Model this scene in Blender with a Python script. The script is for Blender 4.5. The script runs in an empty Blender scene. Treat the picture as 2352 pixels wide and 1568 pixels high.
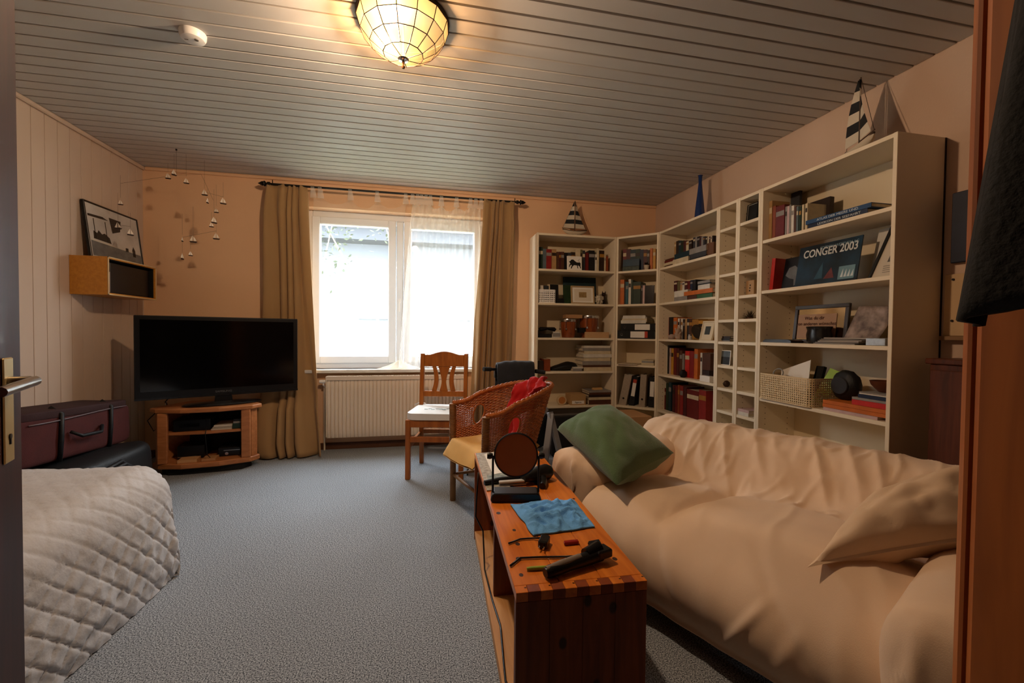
import bpy, bmesh, math, random
from mathutils import Vector, Matrix, noise
random.seed(7)
C = bpy.context.scene.collection
SC = bpy.context.scene
V = Vector
PI = math.pi

# ------------------------------------------------------------------ camera
F_PX, YAW, PIT, ROL, CAM_H = 971.65, .2047, .0216, .0096, 1.0874
_cy, _sy = math.cos(YAW), math.sin(YAW)
FWD = V((_sy*math.cos(PIT), _cy*math.cos(PIT), -math.sin(PIT)))
RGT = V((_cy, -_sy, 0))
UPV = RGT.cross(FWD)
_c, _s = math.cos(ROL), math.sin(ROL)
R2, U2 = RGT*_c + UPV*_s, UPV*_c - RGT*_s
CAM = V((0, 0, CAM_H))
cam_d = bpy.data.cameras.new('camera'); cam = bpy.data.objects.new('camera', cam_d); C.objects.link(cam)
cam_d.sensor_width = 36; cam_d.lens = F_PX/2352*36; cam_d.clip_start = .02
cam.matrix_world = Matrix(((R2.x, U2.x, -FWD.x, 0), (R2.y, U2.y, -FWD.y, 0), (R2.z, U2.z, -FWD.z, CAM_H), (0, 0, 0, 1)))
SC.camera = cam
# ------------------------------------------------------------------ world, light, exposure
w = bpy.data.worlds.new('overcast_sky'); SC.world = w; w.use_nodes = True
wn = w.node_tree.nodes
wn['Background'].inputs[0].default_value = (.95, .97, 1.0, 1)
wn['Background'].inputs[1].default_value = 11.5
pl = bpy.data.lights.new('window_portal', 'AREA'); pl.shape = 'RECTANGLE'; pl.size = 1.66; pl.size_y = 1.46
pl.cycles.is_portal = True
po = bpy.data.objects.new('window_portal', pl); C.objects.link(po); po.location = (-.23, 4.33, 1.46); po.rotation_euler = (-PI/2, 0, 0)
BULB_W = 80.0
SC.view_settings.view_transform = 'Standard'; SC.view_settings.look = 'None'
SC.view_settings.gamma = 1; SC.view_settings.use_curve_mapping = False
SC.view_settings.exposure = 1.0
SC.cycles.max_bounces = 8; SC.cycles.transparent_max_bounces = 16; SC.cycles.diffuse_bounces = 5
SC.cycles.use_denoising = True
SC.cycles.sample_clamp_indirect = 6

def ray(px, py):
    """direction through a measured photo position (2352x1568 frame)"""
    u, v = px-1176, py-784
    x = _c*u + _s*v; y = -_s*u + _c*v
    return FWD*F_PX + RGT*x - UPV*y
def on(px, py, ax, val):
    d = ray(px, py); i = 'xyz'.index(ax); t = (val-CAM[i])/d[i]
    return CAM + d*t

# ------------------------------------------------------------------ materials
def lin(h):
    if isinstance(h, str):
        h = h.lstrip('#'); h = [int(h[i:i+2], 16) for i in (0, 2, 4)]
    return tuple(((c/255)/12.92 if c/255 <= .04045 else ((c/255+.055)/1.055)**2.4) for c in h) + (1,)
_mats = {}
def P(name, col, rough=.6, metal=0, var=0, vscale=8, bump=0, bscale=200, coat=0, aniso=None, sheen=0, trans=None, spec=.4, col2=None):
    if name in _mats: return _mats[name]
    m = bpy.data.materials.new(name); m.use_nodes = True; nt = m.node_tree; N = nt.nodes; L = nt.links
    b = N['Principled BSDF']; c = lin(col)
    b.inputs['Base Color'].default_value = c; b.inputs['Roughness'].default_value = rough; b.inputs['Metallic'].default_value = metal
    b.inputs['Specular IOR Level'].default_value = spec
    b.inputs['Coat Weight'].default_value = coat; b.inputs['Sheen Weight'].default_value = sheen
    tc = N.new('ShaderNodeTexCoord'); src = tc.outputs['Object']
    if aniso:
        mp = N.new('ShaderNodeMapping'); mp.inputs['Scale'].default_value = aniso; L.new(src, mp.inputs[0]); src = mp.outputs[0]
    if var or col2:
        n = N.new('ShaderNodeTexNoise'); n.inputs['Scale'].default_value = vscale; n.inputs['Detail'].default_value = 5
        L.new(src, n.inputs['Vector'])
        r = N.new('ShaderNodeValToRGB'); r.color_ramp.elements[0].position = .33; r.color_ramp.elements[1].position = .67
        d = lin(col2) if col2 else tuple(x*(1-var) for x in c[:3]) + (1,)
        r.color_ramp.elements[0].color = d; r.color_ramp.elements[1].color = c
        L.new(n.outputs[0], r.inputs[0]); L.new(r.outputs[0], b.inputs['Base Color'])
    if bump:
        n2 = N.new('ShaderNodeTexNoise'); n2.inputs['Scale'].default_value = bscale; n2.inputs['Detail'].default_value = 3
        L.new(src, n2.inputs['Vector'])
        bp = N.new('ShaderNodeBump'); bp.inputs['Strength'].default_value = bump; bp.inputs['Distance'].default_value = .004
        L.new(n2.outputs[0], bp.inputs['Height']); L.new(bp.outputs[0], b.inputs['Normal'])
    if trans:
        o = N['Material Output']; t = N.new('ShaderNodeBsdfTranslucent'); t.inputs[0].default_value = c
        mx = N.new('ShaderNodeMixShader'); mx.inputs[0].default_value = trans
        L.new(b.outputs[0], mx.inputs[1]); L.new(t.outputs[0], mx.inputs[2]); L.new(mx.outputs[0], o.inputs[0])
    _mats[name] = m; return m
def wood(name, light, dark, axis=0, rough=.4, knots=False, coat=.1, scale=1.0):
    if name in _mats: return _mats[name]
    m = bpy.data.materials.new(name); m.use_nodes = True; nt = m.node_tree; N = nt.nodes; L = nt.links
    b = N['Principled BSDF']; b.inputs['Roughness'].default_value = rough; b.inputs['Coat Weight'].default_value = coat
    b.inputs['Specular IOR Level'].default_value = .35
    tc = N.new('ShaderNodeTexCoord'); mp = N.new('ShaderNodeMapping')
    s = [14*scale]*3; s[axis] = 1.2*scale; mp.inputs['Scale'].default_value = s
    L.new(tc.outputs['Object'], mp.inputs[0])
    n = N.new('ShaderNodeTexNoise'); n.inputs['Scale'].default_value = 3; n.inputs['Detail'].default_value = 6; n.inputs['Distortion'].default_value = .6
    L.new(mp.outputs[0], n.inputs['Vector'])
    r = N.new('ShaderNodeValToRGB'); r.color_ramp.elements[0].position = .3; r.color_ramp.elements[1].position = .7
    r.color_ramp.elements[0].color = lin(dark); r.color_ramp.elements[1].color = lin(light)
    L.new(n.outputs[0], r.inputs[0]); out = r.outputs[0]
    if knots:
        mp2 = N.new('ShaderNodeMapping'); s2 = [9.5]*3; s2[axis] = 6; mp2.inputs['Scale'].default_value = s2
        L.new(tc.outputs['Object'], mp2.inputs[0])
        vo = N.new('ShaderNodeTexVoronoi'); vo.voronoi_dimensions = '2D'; vo.inputs['Scale'].default_value = 1.0
        if axis == 2: mp2.inputs['Rotation'].default_value = (-PI/2, 0, 0); L.new(mp2.outputs[0], vo.inputs['Vector'])
        kr = N.new('ShaderNodeValToRGB'); kr.color_ramp.elements[0].position = .075; kr.color_ramp.elements[0].color = (1, 1, 1, 1)
        kr.color_ramp.elements[1].position = .115; kr.color_ramp.elements[1].color = (0, 0, 0, 1)
        L.new(vo.outputs['Distance'], kr.inputs[0])
        mx = N.new('ShaderNodeMixRGB'); L.new(kr.outputs[0], mx.inputs[0]); L.new(out, mx.inputs[1]); mx.inputs[2].default_value = lin('3a1c0c')
        out = mx.outputs[0]
    L.new(out, b.inputs['Base Color'])
    _mats[name] = m; return m
def glassy(name, tint, opacity, rough=.02, white=None):
    """thin clear pane or sheer cloth: mostly transparent with a reflective or translucent share"""
    m = bpy.data.materials.new(name); m.use_nodes = True; nt = m.node_tree; N = nt.nodes; L = nt.links
    o = N['Material Output']; N.remove(N['Principled BSDF'])
    t = N.new('ShaderNodeBsdfTransparent'); t.inputs[0].default_value = tint
    mx = N.new('ShaderNodeMixShader'); mx.inputs[0].default_value = opacity
    if white:
        a = N.new('ShaderNodeBsdfTranslucent'); a.inputs[0].default_value = white
        d = N.new('ShaderNodeBsdfDiffuse'); d.inputs[0].default_value = white
        m2 = N.new('ShaderNodeMixShader'); m2.inputs[0].default_value = .45
        L.new(a.outputs[0], m2.inputs[1]); L.new(d.outputs[0], m2.inputs[2]); s = m2.outputs[0]
    else:
        g = N.new('ShaderNodeBsdfGlossy'); g.inputs['Roughness'].default_value = rough; s = g.outputs[0]
    L.new(t.outputs[0], mx.inputs[1]); L.new(s, mx.inputs[2]); L.new(mx.outputs[0], o.inputs[0])
    return m

WALL = P('wall_paint', 'E6BC94', .85, var=.04, vscale=3, bump=.15, bscale=120)
BOARD = P('painted_boards', 'C4AE9A', .6, var=.04, vscale=2)
PLANK = P('ceiling_plank_paint', 'C0BDB8', .5, var=.04, vscale=2, aniso=(1, 6, 1))
GROOVE = P('plank_groove', '7A5A3A', .7)
CREAM = P('cream_melamine', 'EBDDC2', .45, var=.03, vscale=3)
CREAMB = P('cream_back_board', 'E0CFAE', .6, var=.05, vscale=2)
WHITEP = P('white_plastic', 'F0EEEA', .35)
BLACK = P('black_plastic', '0C0C0D', .35)
BLACKM = P('black_matt', '101010', .75)
SCREEN = P('screen_glass', '050506', .12, spec=.5)
CHROME = P('chrome', 'C9C9C9', .2, 1)
STEEL = P('brushed_steel', 'B9B5AE', .32, 1)
BRASS = P('pale_brass', 'B9A473', .4, .6)
IRON = P('black_iron', '17130F', .5, .3)
PAPER = P('paper', 'E9E4DA', .8)
PAGES = P('book_pages', 'D8C9AC', .85, var=.15, vscale=60)
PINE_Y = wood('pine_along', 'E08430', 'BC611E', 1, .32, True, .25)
PINE_Z = wood('pine_upright_shaded', '8E4A20', '6A3214', 2, .55, True)  # same pine, shade of the upright faces put into the colour
PINE_L = wood('pine_raw', 'CC9960', 'B07B45', 1, .6)
PINE_D = P('pine_endgrain', '8A3F14', .5, var=.3, vscale=40)
OAKC = wood('chair_beech', 'A8601F', '8A4A16', 2, .4)
BEECH = wood('cabinet_beech', 'BC7A48', '9F6338', 0, .45)
REDWOOD = wood('door_redwood', '3C160E', '280D07', 2, .5, coat=.05)
JAMBW = wood('jamb_wood', 'B4682A', '92501E', 2, .5)
DARKW = wood('dark_mahogany', '62301A', '45200F', 2, .5)
RATTAN = P('rattan', 'BC6C32', .45, var=.35, vscale=30)
RATTANL = P('rattan_pole', '9A6836', .5, var=.3, vscale=20)
GOLD = P('ochre_curtain_cloth', 'B69263', .9, var=.06, vscale=4, bump=.25, bscale=300, sheen=.2, trans=.2)
COVER = P('cream_sofa_cloth', 'E8CBAC', .95, var=.07, vscale=5, bump=.10, bscale=420, sheen=.15)
COVER2 = P('cream_pillow_cloth', 'E2C6A6', .95, var=.07, vscale=6, bump=.10, bscale=420)
GREENC = P('green_knit', '5A7550', .98, var=.14, vscale=7, bump=.6, bscale=260, sheen=.35)
QUILT = P('quilted_satin', 'C0C0C2', .62, var=.06, vscale=7, bump=.3, bscale=90, sheen=.2)
YELLOWC = P('yellow_cushion_cloth', 'D9A95C', .8, var=.08, vscale=9, bump=.2, bscale=220)
REDC = P('red_cloth', 'C61A1E', .8, var=.25, vscale=9, sheen=.2)
BLUEC = P('blue_cloth', '6AAEF0', .9, var=.12, vscale=14, bump=.5, bscale=220)
NAVY = P('navy_towel', '23272F', .95, var=.3, vscale=14, bump=.6, bscale=200, sheen=.3)
JACKET = P('black_jacket_cloth', '141412', .9, var=.3, vscale=6, bump=.4, bscale=150)
MAROON = P('maroon_nylon', '4A1612', .85, var=.2, vscale=12, bump=.3, bscale=250)
BLACKN = P('black_nylon', '0E1012', .55, bump=.3, bscale=200)
FOIL = P('dark_plastic_film', '11181B', .18, bump=.8, bscale=9)
GREYM = P('grey_steel_tube', '8C8D90', .45, .3)
RADW = P('radiator_enamel', 'E9DCC8', .35)
VINYL = P('window_vinyl', 'E9ECEF', .35)
BLUEG = P('blue_glass', '12306A', .12, spec=.6)

# ------------------------------------------------------------------ mesh builder
LOC = {}
class MB:
    def __init__(s, M=None): s.v = []; s.f = []; s.fm = []; s.M = M; s.cur = 0
    def add(s, vs, fs):
        k = len(s.v)
        for p in vs:
            p = V(p); s.v.append(s.M @ p if s.M is not None else p)
        for f in fs: s.f.append([i+k for i in f]); s.fm.append(s.cur)
        return s
    def box(s, x0, y0, z0, x1, y1, z1):
        vs = [(x, y, z) for z in (z0, z1) for y in (y0, y1) for x in (x0, x1)]
        return s.add(vs, [(0, 2, 3, 1), (4, 5, 7, 6), (0, 1, 5, 4), (1, 3, 7, 5), (3, 2, 6, 7), (2, 0, 4, 6)])
    def beam(s, a, b, wx, wy, up=(0, 0, 1)):
        a, b = V(a), V(b); d = (b-a).normalized(); u = V(up)
        if abs(d.dot(u)) > .98: u = V((0, 1, 0))
        x = d.cross(u).normalized(); y = x.cross(d)
        vs = [p + x*(i*wx/2) + y*(j*wy/2) for p in (a, b) for i, j in ((-1, -1), (1, -1), (1, 1), (-1, 1))]
        return s.add(vs, [(0, 1, 2, 3), (7, 6, 5, 4), (0, 4, 5, 1), (1, 5, 6, 2), (2, 6, 7, 3), (3, 7, 4, 0)])
    def tube(s, pts, r, n=8, closed=False):
        pts = [V(p) for p in pts]; m = len(pts); vs = []; prev = None
        for i, p in enumerate(pts):
            if closed: d = pts[(i+1) % m]-pts[i-1]
            else: d = pts[min(i+1, m-1)]-pts[max(i-1, 0)]
            d = d.normalized() if d.length > 1e-9 else V((0, 0, 1))
            if prev is None:
                prev = d.orthogonal().normalized()
            x = prev - d*prev.dot(d)
            x = x.normalized() if x.length > 1e-6 else d.orthogonal().normalized()
            prev = x; y = d.cross(x); rr = r[i] if isinstance(r, (list, tuple)) else r
            vs += [p + x*(rr*math.cos(2*PI*k/n)) + y*(rr*math.sin(2*PI*k/n)) for k in range(n)]
        fs = []
        for i in range(m if closed else m-1):
            j = (i+1) % m
            fs += [(i*n+k, i*n+(k+1) % n, j*n+(k+1) % n, j*n+k) for k in range(n)]
        if not closed: fs += [tuple(range(n))[::-1], tuple((m-1)*n+k for k in range(n))]
        return s.add(vs, fs)
    def lathe(s, prof, c=(0, 0, 0), n=24, axis='z'):
        c = V(c); vs = []
        for r, z in prof:
            for k in range(n):
                a = 2*PI*k/n; p = (r*math.cos(a), r*math.sin(a), z)
                if axis == 'y': p = (p[0], p[2], p[1])
                if axis == 'x': p = (p[2], p[0], p[1])
                vs.append(c+V(p))
        m = len(prof); fs = [(i*n+k, i*n+(k+1) % n, (i+1)*n+(k+1) % n, (i+1)*n+k) for i in range(m-1) for k in range(n)]
        fs += [tuple(range(n))[::-1], tuple((m-1)*n+k for k in range(n))]
        return s.add(vs, fs)
    def grid(s, nu, nv, fn, cu=False, cv=False):
        vs = [fn(i/(nu if cu else nu-1), j/(nv if cv else nv-1)) for i in range(nu) for j in range(nv)]
        fs = []
        for i in range(nu if cu else nu-1):
            for j in range(nv if cv else nv-1):
                a, b = (i+1) % nu, (j+1) % nv
                fs.append((i*nv+j, a*nv+j, a*nv+b, i*nv+b))
        return s.add(vs, fs)
    def prism(s, poly, fn, t0, t1):
        """poly of 2D points mapped by fn(u,v,t); extruded from t0 to t1"""
        n = len(poly); vs = [fn(u, v, t) for t in (t0, t1) for u, v in poly]
        fs = [tuple(range(n))[::-1], tuple(range(n, 2*n))] + [(k, (k+1) % n, n+(k+1) % n, n+k) for k in range(n)]
        return s.add(vs, fs)
    def build(s, name, mat, parent=None, smooth=False, bevel=0, label=None, cat=None, group=None, kind=None, solid=0, subsurf=0, seg=1):
        me = bpy.data.meshes.new(name)
        if parent is not None: o3 = LOC[parent.name]
        else:
            mn = [min(p[i] for p in s.v) for i in range(3)]; mx = [max(p[i] for p in s.v) for i in range(3)]
            o3 = V(((mn[0]+mx[0])/2, (mn[1]+mx[1])/2, mn[2]))
        me.from_pydata([tuple(p-o3) for p in s.v], [], s.f)
        mats = mat if isinstance(mat, (list, tuple)) else [mat]
        for m in mats: me.materials.append(m)
        if len(mats) > 1: me.polygons.foreach_set('material_index', s.fm)
        bm = bmesh.new(); bm.from_mesh(me); bmesh.ops.recalc_face_normals(bm, faces=bm.faces)
        if bevel:
            es = [e for e in bm.edges if len(e.link_faces) == 2 and e.calc_face_angle(0) > .6]
            bmesh.ops.bevel(bm, geom=es, offset=bevel, segments=seg, affect='EDGES', profile=.5, clamp_overlap=True)
        bm.to_mesh(me); bm.free()
        if smooth:
            me.polygons.foreach_set('use_smooth', [True]*len(me.polygons))
            if smooth == 'auto': me.set_sharp_from_angle(angle=.7)
        o = bpy.data.objects.new(name, me); C.objects.link(o)
        if parent is not None: o.parent = parent; LOC[o.name] = LOC[parent.name]
        else: o.location = o3; LOC[o.name] = o3
        if parent is not None: pass
        if solid:
            md = o.modifiers.new('thickness', 'SOLIDIFY'); md.thickness = solid; md.offset = 0
        if subsurf:
            md = o.modifiers.new('smooth', 'SUBSURF'); md.levels = subsurf; md.render_levels = subsurf
        tag(o, label, cat, group, kind)
        return o
def tag(o, label=None, cat=None, group=None, kind=None):
    if label: o['label'] = label
    if cat: o['category'] = cat
    if group: o['group'] = group
    if kind: o['kind'] = kind
    return o
def thing(name, loc, label, cat, group=None):
    o = bpy.data.objects.new(name, None); C.objects.link(o); o.location = loc; o.empty_display_size = .1
    LOC[o.name] = V(loc); return tag(o, label, cat, group)
def struct(name, loc, label=None):
    o = bpy.data.objects.new(name, None); C.objects.link(o); o.location = loc; LOC[o.name] = V(loc)
    return tag(o, label, None, None, 'structure')
def bx(name, mat, parent, *c, bevel=0, M=None, **k): return MB(M).box(*c).build(name, mat, parent, bevel=bevel, **k)
def frame(o, x, y, z=None):
    x = V(x).normalized(); y = V(y).normalized(); z = x.cross(y) if z is None else V(z)
    return Matrix(((x.x, y.x, z.x, o[0]), (x.y, y.y, z.y, o[1]), (x.z, y.z, z.z, o[2]), (0, 0, 0, 1)))
def rotz(loc, a): return Matrix.Translation(loc) @ Matrix.Rotation(a, 4, 'Z')
def text(name, body, size, M, mat, parent, align='LEFT', sx=1.0, bold=0):
    """flat lettering; M maps local XY (x right, y up) to the world"""
    c = bpy.data.curves.new(name, 'FONT'); c.body = body; c.size = size; c.align_x = align; c.extrude = .0004; c.offset = bold
    c.materials.append(mat); q = bpy.data.objects.new(name, c); C.objects.link(q)
    bpy.context.view_layer.update(); me = bpy.data.meshes.new_from_object(q.evaluated_get(bpy.context.evaluated_depsgraph_get()))
    bpy.data.objects.remove(q); bpy.data.curves.remove(c); me.name = name
    o = bpy.data.objects.new(name, me); C.objects.link(o); LOC[o.name] = LOC[parent.name]
    o.parent = parent; o.matrix_local = Matrix.Translation(-LOC[parent.name]) @ M @ Matrix.Diagonal((sx, 1, 1, 1)); return o
def nz(x, y, z=0): return noise.noise(V((x, y, z)))
def sm(a, b, x):
    t = max(0, min(1, (x-a)/(b-a))); return t*t*(3-2*t)
def cat_(pts, t):
    n = len(pts)-1; x = t*n; i = min(int(x), n-1); f = x-i
    p = [V(pts[max(0, min(n, i+k))]) for k in (-1, 0, 1, 2)]
    return .5*((2*p[1]) + (p[2]-p[0])*f + (2*p[0]-5*p[1]+4*p[2]-p[3])*f*f + (3*p[1]-p[0]-3*p[2]+p[3])*f**3)

# ------------------------------------------------------------------ room shell
XL, XR, YB, YF, ZC = -2.31, 2.40, 4.12, .30, 2.44
# carpet
def carpet():
    m = bpy.data.materials.new('blue_grey_carpet'); m.use_nodes = True; nt = m.node_tree; N = nt.nodes; L = nt.links
    b = N['Principled BSDF']; b.inputs['Roughness'].default_value = .98; b.inputs['Specular IOR Level'].default_value = .1
    tc = N.new('ShaderNodeTexCoord'); n = N.new('ShaderNodeTexNoise'); n.inputs['Scale'].default_value = 230; n.inputs['Detail'].default_value = 2
    L.new(tc.outputs['Object'], n.inputs['Vector'])
    r = N.new('ShaderNodeValToRGB'); e = r.color_ramp.elements; e[0].position = .36; e[0].color = lin('3B4148'); e[1].position = .66; e[1].color = lin('B8BFC6')
    L.new(n.outputs[0], r.inputs[0])
    n2 = N.new('ShaderNodeTexNoise'); n2.inputs['Scale'].default_value = 2.2; L.new(tc.outputs['Object'], n2.inputs['Vector'])
    mr = N.new('ShaderNodeMapRange'); mr.inputs[3].default_value = .86; mr.inputs[4].default_value = 1.08; L.new(n2.outputs[0], mr.inputs[0])
    mx = N.new('ShaderNodeMixRGB'); mx.blend_type = 'MULTIPLY'; mx.inputs[0].default_value = 1
    L.new(r.outputs[0], mx.inputs[1]); L.new(mr.outputs[0], mx.inputs[2]); L.new(mx.outputs[0], b.inputs['Base Color'])
    bp = N.new('ShaderNodeBump'); bp.inputs['Strength'].default_value = .25; bp.inputs['Distance'].default_value = .003
    L.new(n.outputs[0], bp.inputs['Height']); L.new(bp.outputs[0], b.inputs['Normal'])
    return m
MB().box(XL-.1, -2.2, -.1, XR+.1, YB+.3, 0).build('floor', carpet(), kind='structure')
# ceiling with separate planks
ce = struct('ceiling', (0, 2.2, ZC))
bx('backing', GROOVE, ce, XL-.1, -.02, ZC+.013, XR+.1, YB+.3, ZC+.1)
k0 = math.floor((YF-2.14)/.0883)
k = k0
while 2.14+.0883*k < YB-.002:
    a = max(2.14+.0883*k+.005, YF+.001); b2 = min(2.14+.0883*(k+1)-.005, YB-.001)
    if b2-a > .01: bx('plank', PLANK, ce, XL+.001, a, ZC, XR-.001, b2, ZC+.0129, bevel=.002)
    k += 1
# left wall with vertical boards
wl = struct('wall_left', (XL, 2.2, 0))
bx('backing', P('board_groove', '8A6A4C', .7), wl, XL-.1, YF-.3, 0, XL-.012, YB+.3, ZC+.1)
y = 3.09-.0945*30
while y < YB-.004:
    a = max(y+.0015, YF); b2 = min(y+.0945-.0015, YB-.001)
    if b2-a > .01: bx('board', BOARD, wl, XL-.0119, a, 0, XL, b2, ZC, bevel=.0015)
    y += .0945
bx('trim_1', BOARD, None, XL, YF, ZC-.03, XL+.022, YB, ZC-.001, bevel=.006, kind='structure')
# back wall around the window opening
WX0, WX1, WZ0, WZ1 = -1.07, .60, .735, 2.20
wb = struct('wall_back', (0, YB, 0))
bm_ = MB().box(XL-.1, YB, 0, WX0, YB+.3, ZC+.1).box(WX1, YB, 0, XR+.1, YB+.3, ZC+.1).box(WX0, YB, 0, WX1, YB+.3, WZ0).box(WX0, YB, WZ1, WX1, YB+.3, ZC+.1)
bm_.build('wall_face', WALL, wb)
bx('trim_2', WALL, None, XL+.022, YB-.02, ZC-.028, XR, YB, ZC-.001, bevel=.006, kind='structure')
bx('baseboard_back', P('baseboard_wood', '5E3A22', .5, var=.2, vscale=6), None, XL, YB-.015, 0, XR, YB, .06, bevel=.003, kind='structure')
bx('wall_right', P('wall_paint_right_dimmed', 'CBAF98', .85, var=.04, vscale=3, bump=.15, bscale=120), None, XR, -.02, 0, XR+.1, YB+.3, ZC+.1, kind='structure')  # back wall's paint, its duller light on this side put into the colour
MB().box(XL-.1, .12, 0, -.53, YF, ZC+.1).box(.56, .12, 0, XR+.1, YF, ZC+.1).box(-.53, .12, 2.05, .56, YF, ZC+.1).build('wall_front', P('front_wall_dark', '4E321E', .7, var=.1, vscale=3), kind='structure')  # unseen wall, coloured dark to cut light bounced onto the foreground
# hallway behind the camera (enclosed, unseen, darkened to cut bounced light)
HALL = P('hall_wall', '33231A', .8, var=.1, vscale=2)
MB().box(-1.3, -2.2, 0, -1.2, .12, 2.5).box(1.2, -2.2, 0, 1.3, .12, 2.5).box(-1.3, -2.3, 0, 1.3, -2.2, 2.5).box(-1.3, -2.3, 2.45, 1.3, .12, 2.55).build('wall_hall', HALL, kind='structure')
# door frame at the right and door leaf at the left
jr = struct('trim_3', (.53, .25, 0))
bx('jamb_lining', JAMBW, jr, .51, .10, 0, .56, .306, 2.05, bevel=.008)
bx('casing', JAMBW, jr, .518, .3005, 0, .60, .322, 2.1, bevel=.009)
bx('jamb_lining', JAMBW, jr, -.56, .10, 0, -.53, .302, 2.05, bevel=.004)
bx('head_lining', JAMBW, jr, -.53, .10, 2.02, .51, .302, 2.05, bevel=.004)
H0, E0 = V((-.50, .25, 0)), V((-.80, 1.04, 0))
dx = (E0-H0).normalized(); dn = V((dx.y, -dx.x, 0))          # dn points into the passage
DM = frame(H0, dx, -dn)
dL = (E0-H0).length
dr = struct('door_1', H0, 'open dark red-brown wooden door leaf at left edge')
bx('leaf', REDWOOD, dr, 0, 0, .01, dL, .04, 2.0, M=DM, bevel=.003)
MB(DM).box(dL-.085, -.004, .83, dL-.045, 0, 1.03).build('handle_plate', BRASS, dr, bevel=.002, label='pale brass escutcheon plate')
MB(DM).lathe([(.0, 0), (.005, 0), (.005, .002), (0, .002)], (dL-.065, -.006, .88), 12, 'y').box(dL-.067, -.006, .865, dL-.063, -.004, .88).build('keyhole', BLACK, dr)
MB(DM).tube([(dL-.065, -.002, .985), (dL-.065, -.032, .985), (dL-.072, -.040, .985), (dL-.215, -.041, .980)], [.009, .009, .0095, .009], 10).build('handle', STEEL, dr, smooth='auto', label='brushed steel lever handle')

# ------------------------------------------------------------------ window
wd = struct('window_1', (-.23, 4.24, WZ0))
FY0, FY1 = 4.235, 4.30
mb = MB()
for (a, b2, c, d) in ((WX0, WX0+.055, WZ0, WZ1), (WX1-.055, WX1, WZ0, WZ1)): mb.box(a, FY0, c, b2, FY1, d)
mb.box(WX0+.055, FY0, WZ0, WX1-.055, FY1, WZ0+.05).box(WX0+.055, FY0, WZ1-.06, WX1-.055, FY1, WZ1).box(-.265, FY0, WZ0+.05, -.2, FY1, WZ1-.06)
mb.build('window_frame', VINYL, wd, bevel=.006)
for (a, b2) in ((WX0+.05, -.27), (-.195, WX1-.05)):
    z0, z1, t = WZ0+.045, WZ1-.055, .07
    sash = MB().box(a, FY0-.018, z0, a+t, FY1-.01, z1).box(b2-t, FY0-.018, z0, b2, FY1-.01, z1).box(a+t, FY0-.018, z0, b2-t, FY1-.01, z0+t).box(a+t, FY0-.018, z1-t, b2-t, FY1-.01, z1).build('sash', VINYL, wd, bevel=.006)
    bx('pane', glassy('window_glass', (.97, .99, 1, 1), .03), sash, a+t, FY0+.014, z0+t, b2-t, FY0+.02, z1-t)
MB().box(-.243, FY0-.030, 1.36, -.222, FY0-.018, 1.40).box(-.237, FY0-.045, 1.375, -.228, FY0-.03, 1.385).box(-.239, FY0-.052, 1.27, -.226, FY0-.042, 1.385).build('window_handle', WHITEP, wd, bevel=.003)
bx('window_sill', P('sill_stone', 'D9D4CB', .35, var=.1, vscale=12), wd, WX0-.04, YB-.075, WZ0-.03, WX1+.04, FY0, WZ0, bevel=.004)

# ------------------------------------------------------------------ outside
MB().box(-14, 4.5, -.5, 14, 30, -.3).build('lawn', P('garden_lawn', '7E8870', .9, var=.25, vscale=3), label='pale green garden lawn seen through the window', cat='lawn')
hs = thing('neighbour_house', (0, 9.6, -.3), 'white rendered house, wall darkened against glare, with dark eaves beyond the garden', 'house')
bx('wall', P('render_darkened', '50565C', .9, var=.03), hs, -8, 9.6, -.3, 8, 10, 3.0)  # white wall set dark grey so strong daylight does not wash it out
bx('eaves', P('slate_grey', '33383E', .8), hs, -8.2, 9.1, 2.95, 8.2, 10.1, 3.25)
MB().prism([(9.0, 3.22), (13, 5.6), (13, 5.75), (9.0, 3.37)], lambda u, v, t: (t, u, v), -8.3, 8.3).build('roof', P('roof_slate', '3E434A', .8, var=.2, vscale=3), hs)
for a in (-1.35, .55, 2.6):
    f = MB().box(a-.05, 9.56, 1.35, a+1.15, 9.6, 1.4).box(a-.05, 9.56, 2.45, a+1.15, 9.6, 2.5).box(a-.05, 9.56, 1.4, a, 9.6, 2.45).box(a+1.1, 9.56, 1.4, a+1.15, 9.6, 2.45).build('window', VINYL, hs)
    bx('pane', P('far_pane', '4E5964', .2), f, a, 9.585, 1.4, a+1.1, 9.598, 2.45)
fe = thing('garden_fence', (0, 7.6, -.3), 'white horizontal rail fence in front of the neighbour house', 'fence')
for z in (.2, .55, .9): bx('rail', WHITEP, fe, -6, 7.58, z, 6, 7.62, z+.09)
for x in range(-6, 7, 2): bx('post', WHITEP, fe, x-.04, 7.62, -.3, x+.04, 7.7, 1.1)
tr = thing('garden_tree', (-1.6, 6.2, -.3), 'thin branching shrub with small leaves outside the left pane', 'tree')
mb = MB(); lf = MB()
for i, (a, b2, c) in enumerate([((-1.6, 6.2, -.3), (-1.5, 6.2, 1.3), (-1.2, 6.1, 2.6)), ((-.55, 6.3, -.3), (-.62, 6.25, 1.2), (-1.3, 6.1, 2.5)), ((-.2, 6.3, -.3), (-.15, 6.3, 1.2), (-.55, 6.2, 2.6))]):
    pts = [V(a).lerp(V(b2), t/5) for t in range(5)]+[V(b2).lerp(V(c), t/5) for t in range(6)]
    mb.tube(pts, [.025-.0017*j for j in range(len(pts))], 6)
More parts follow.
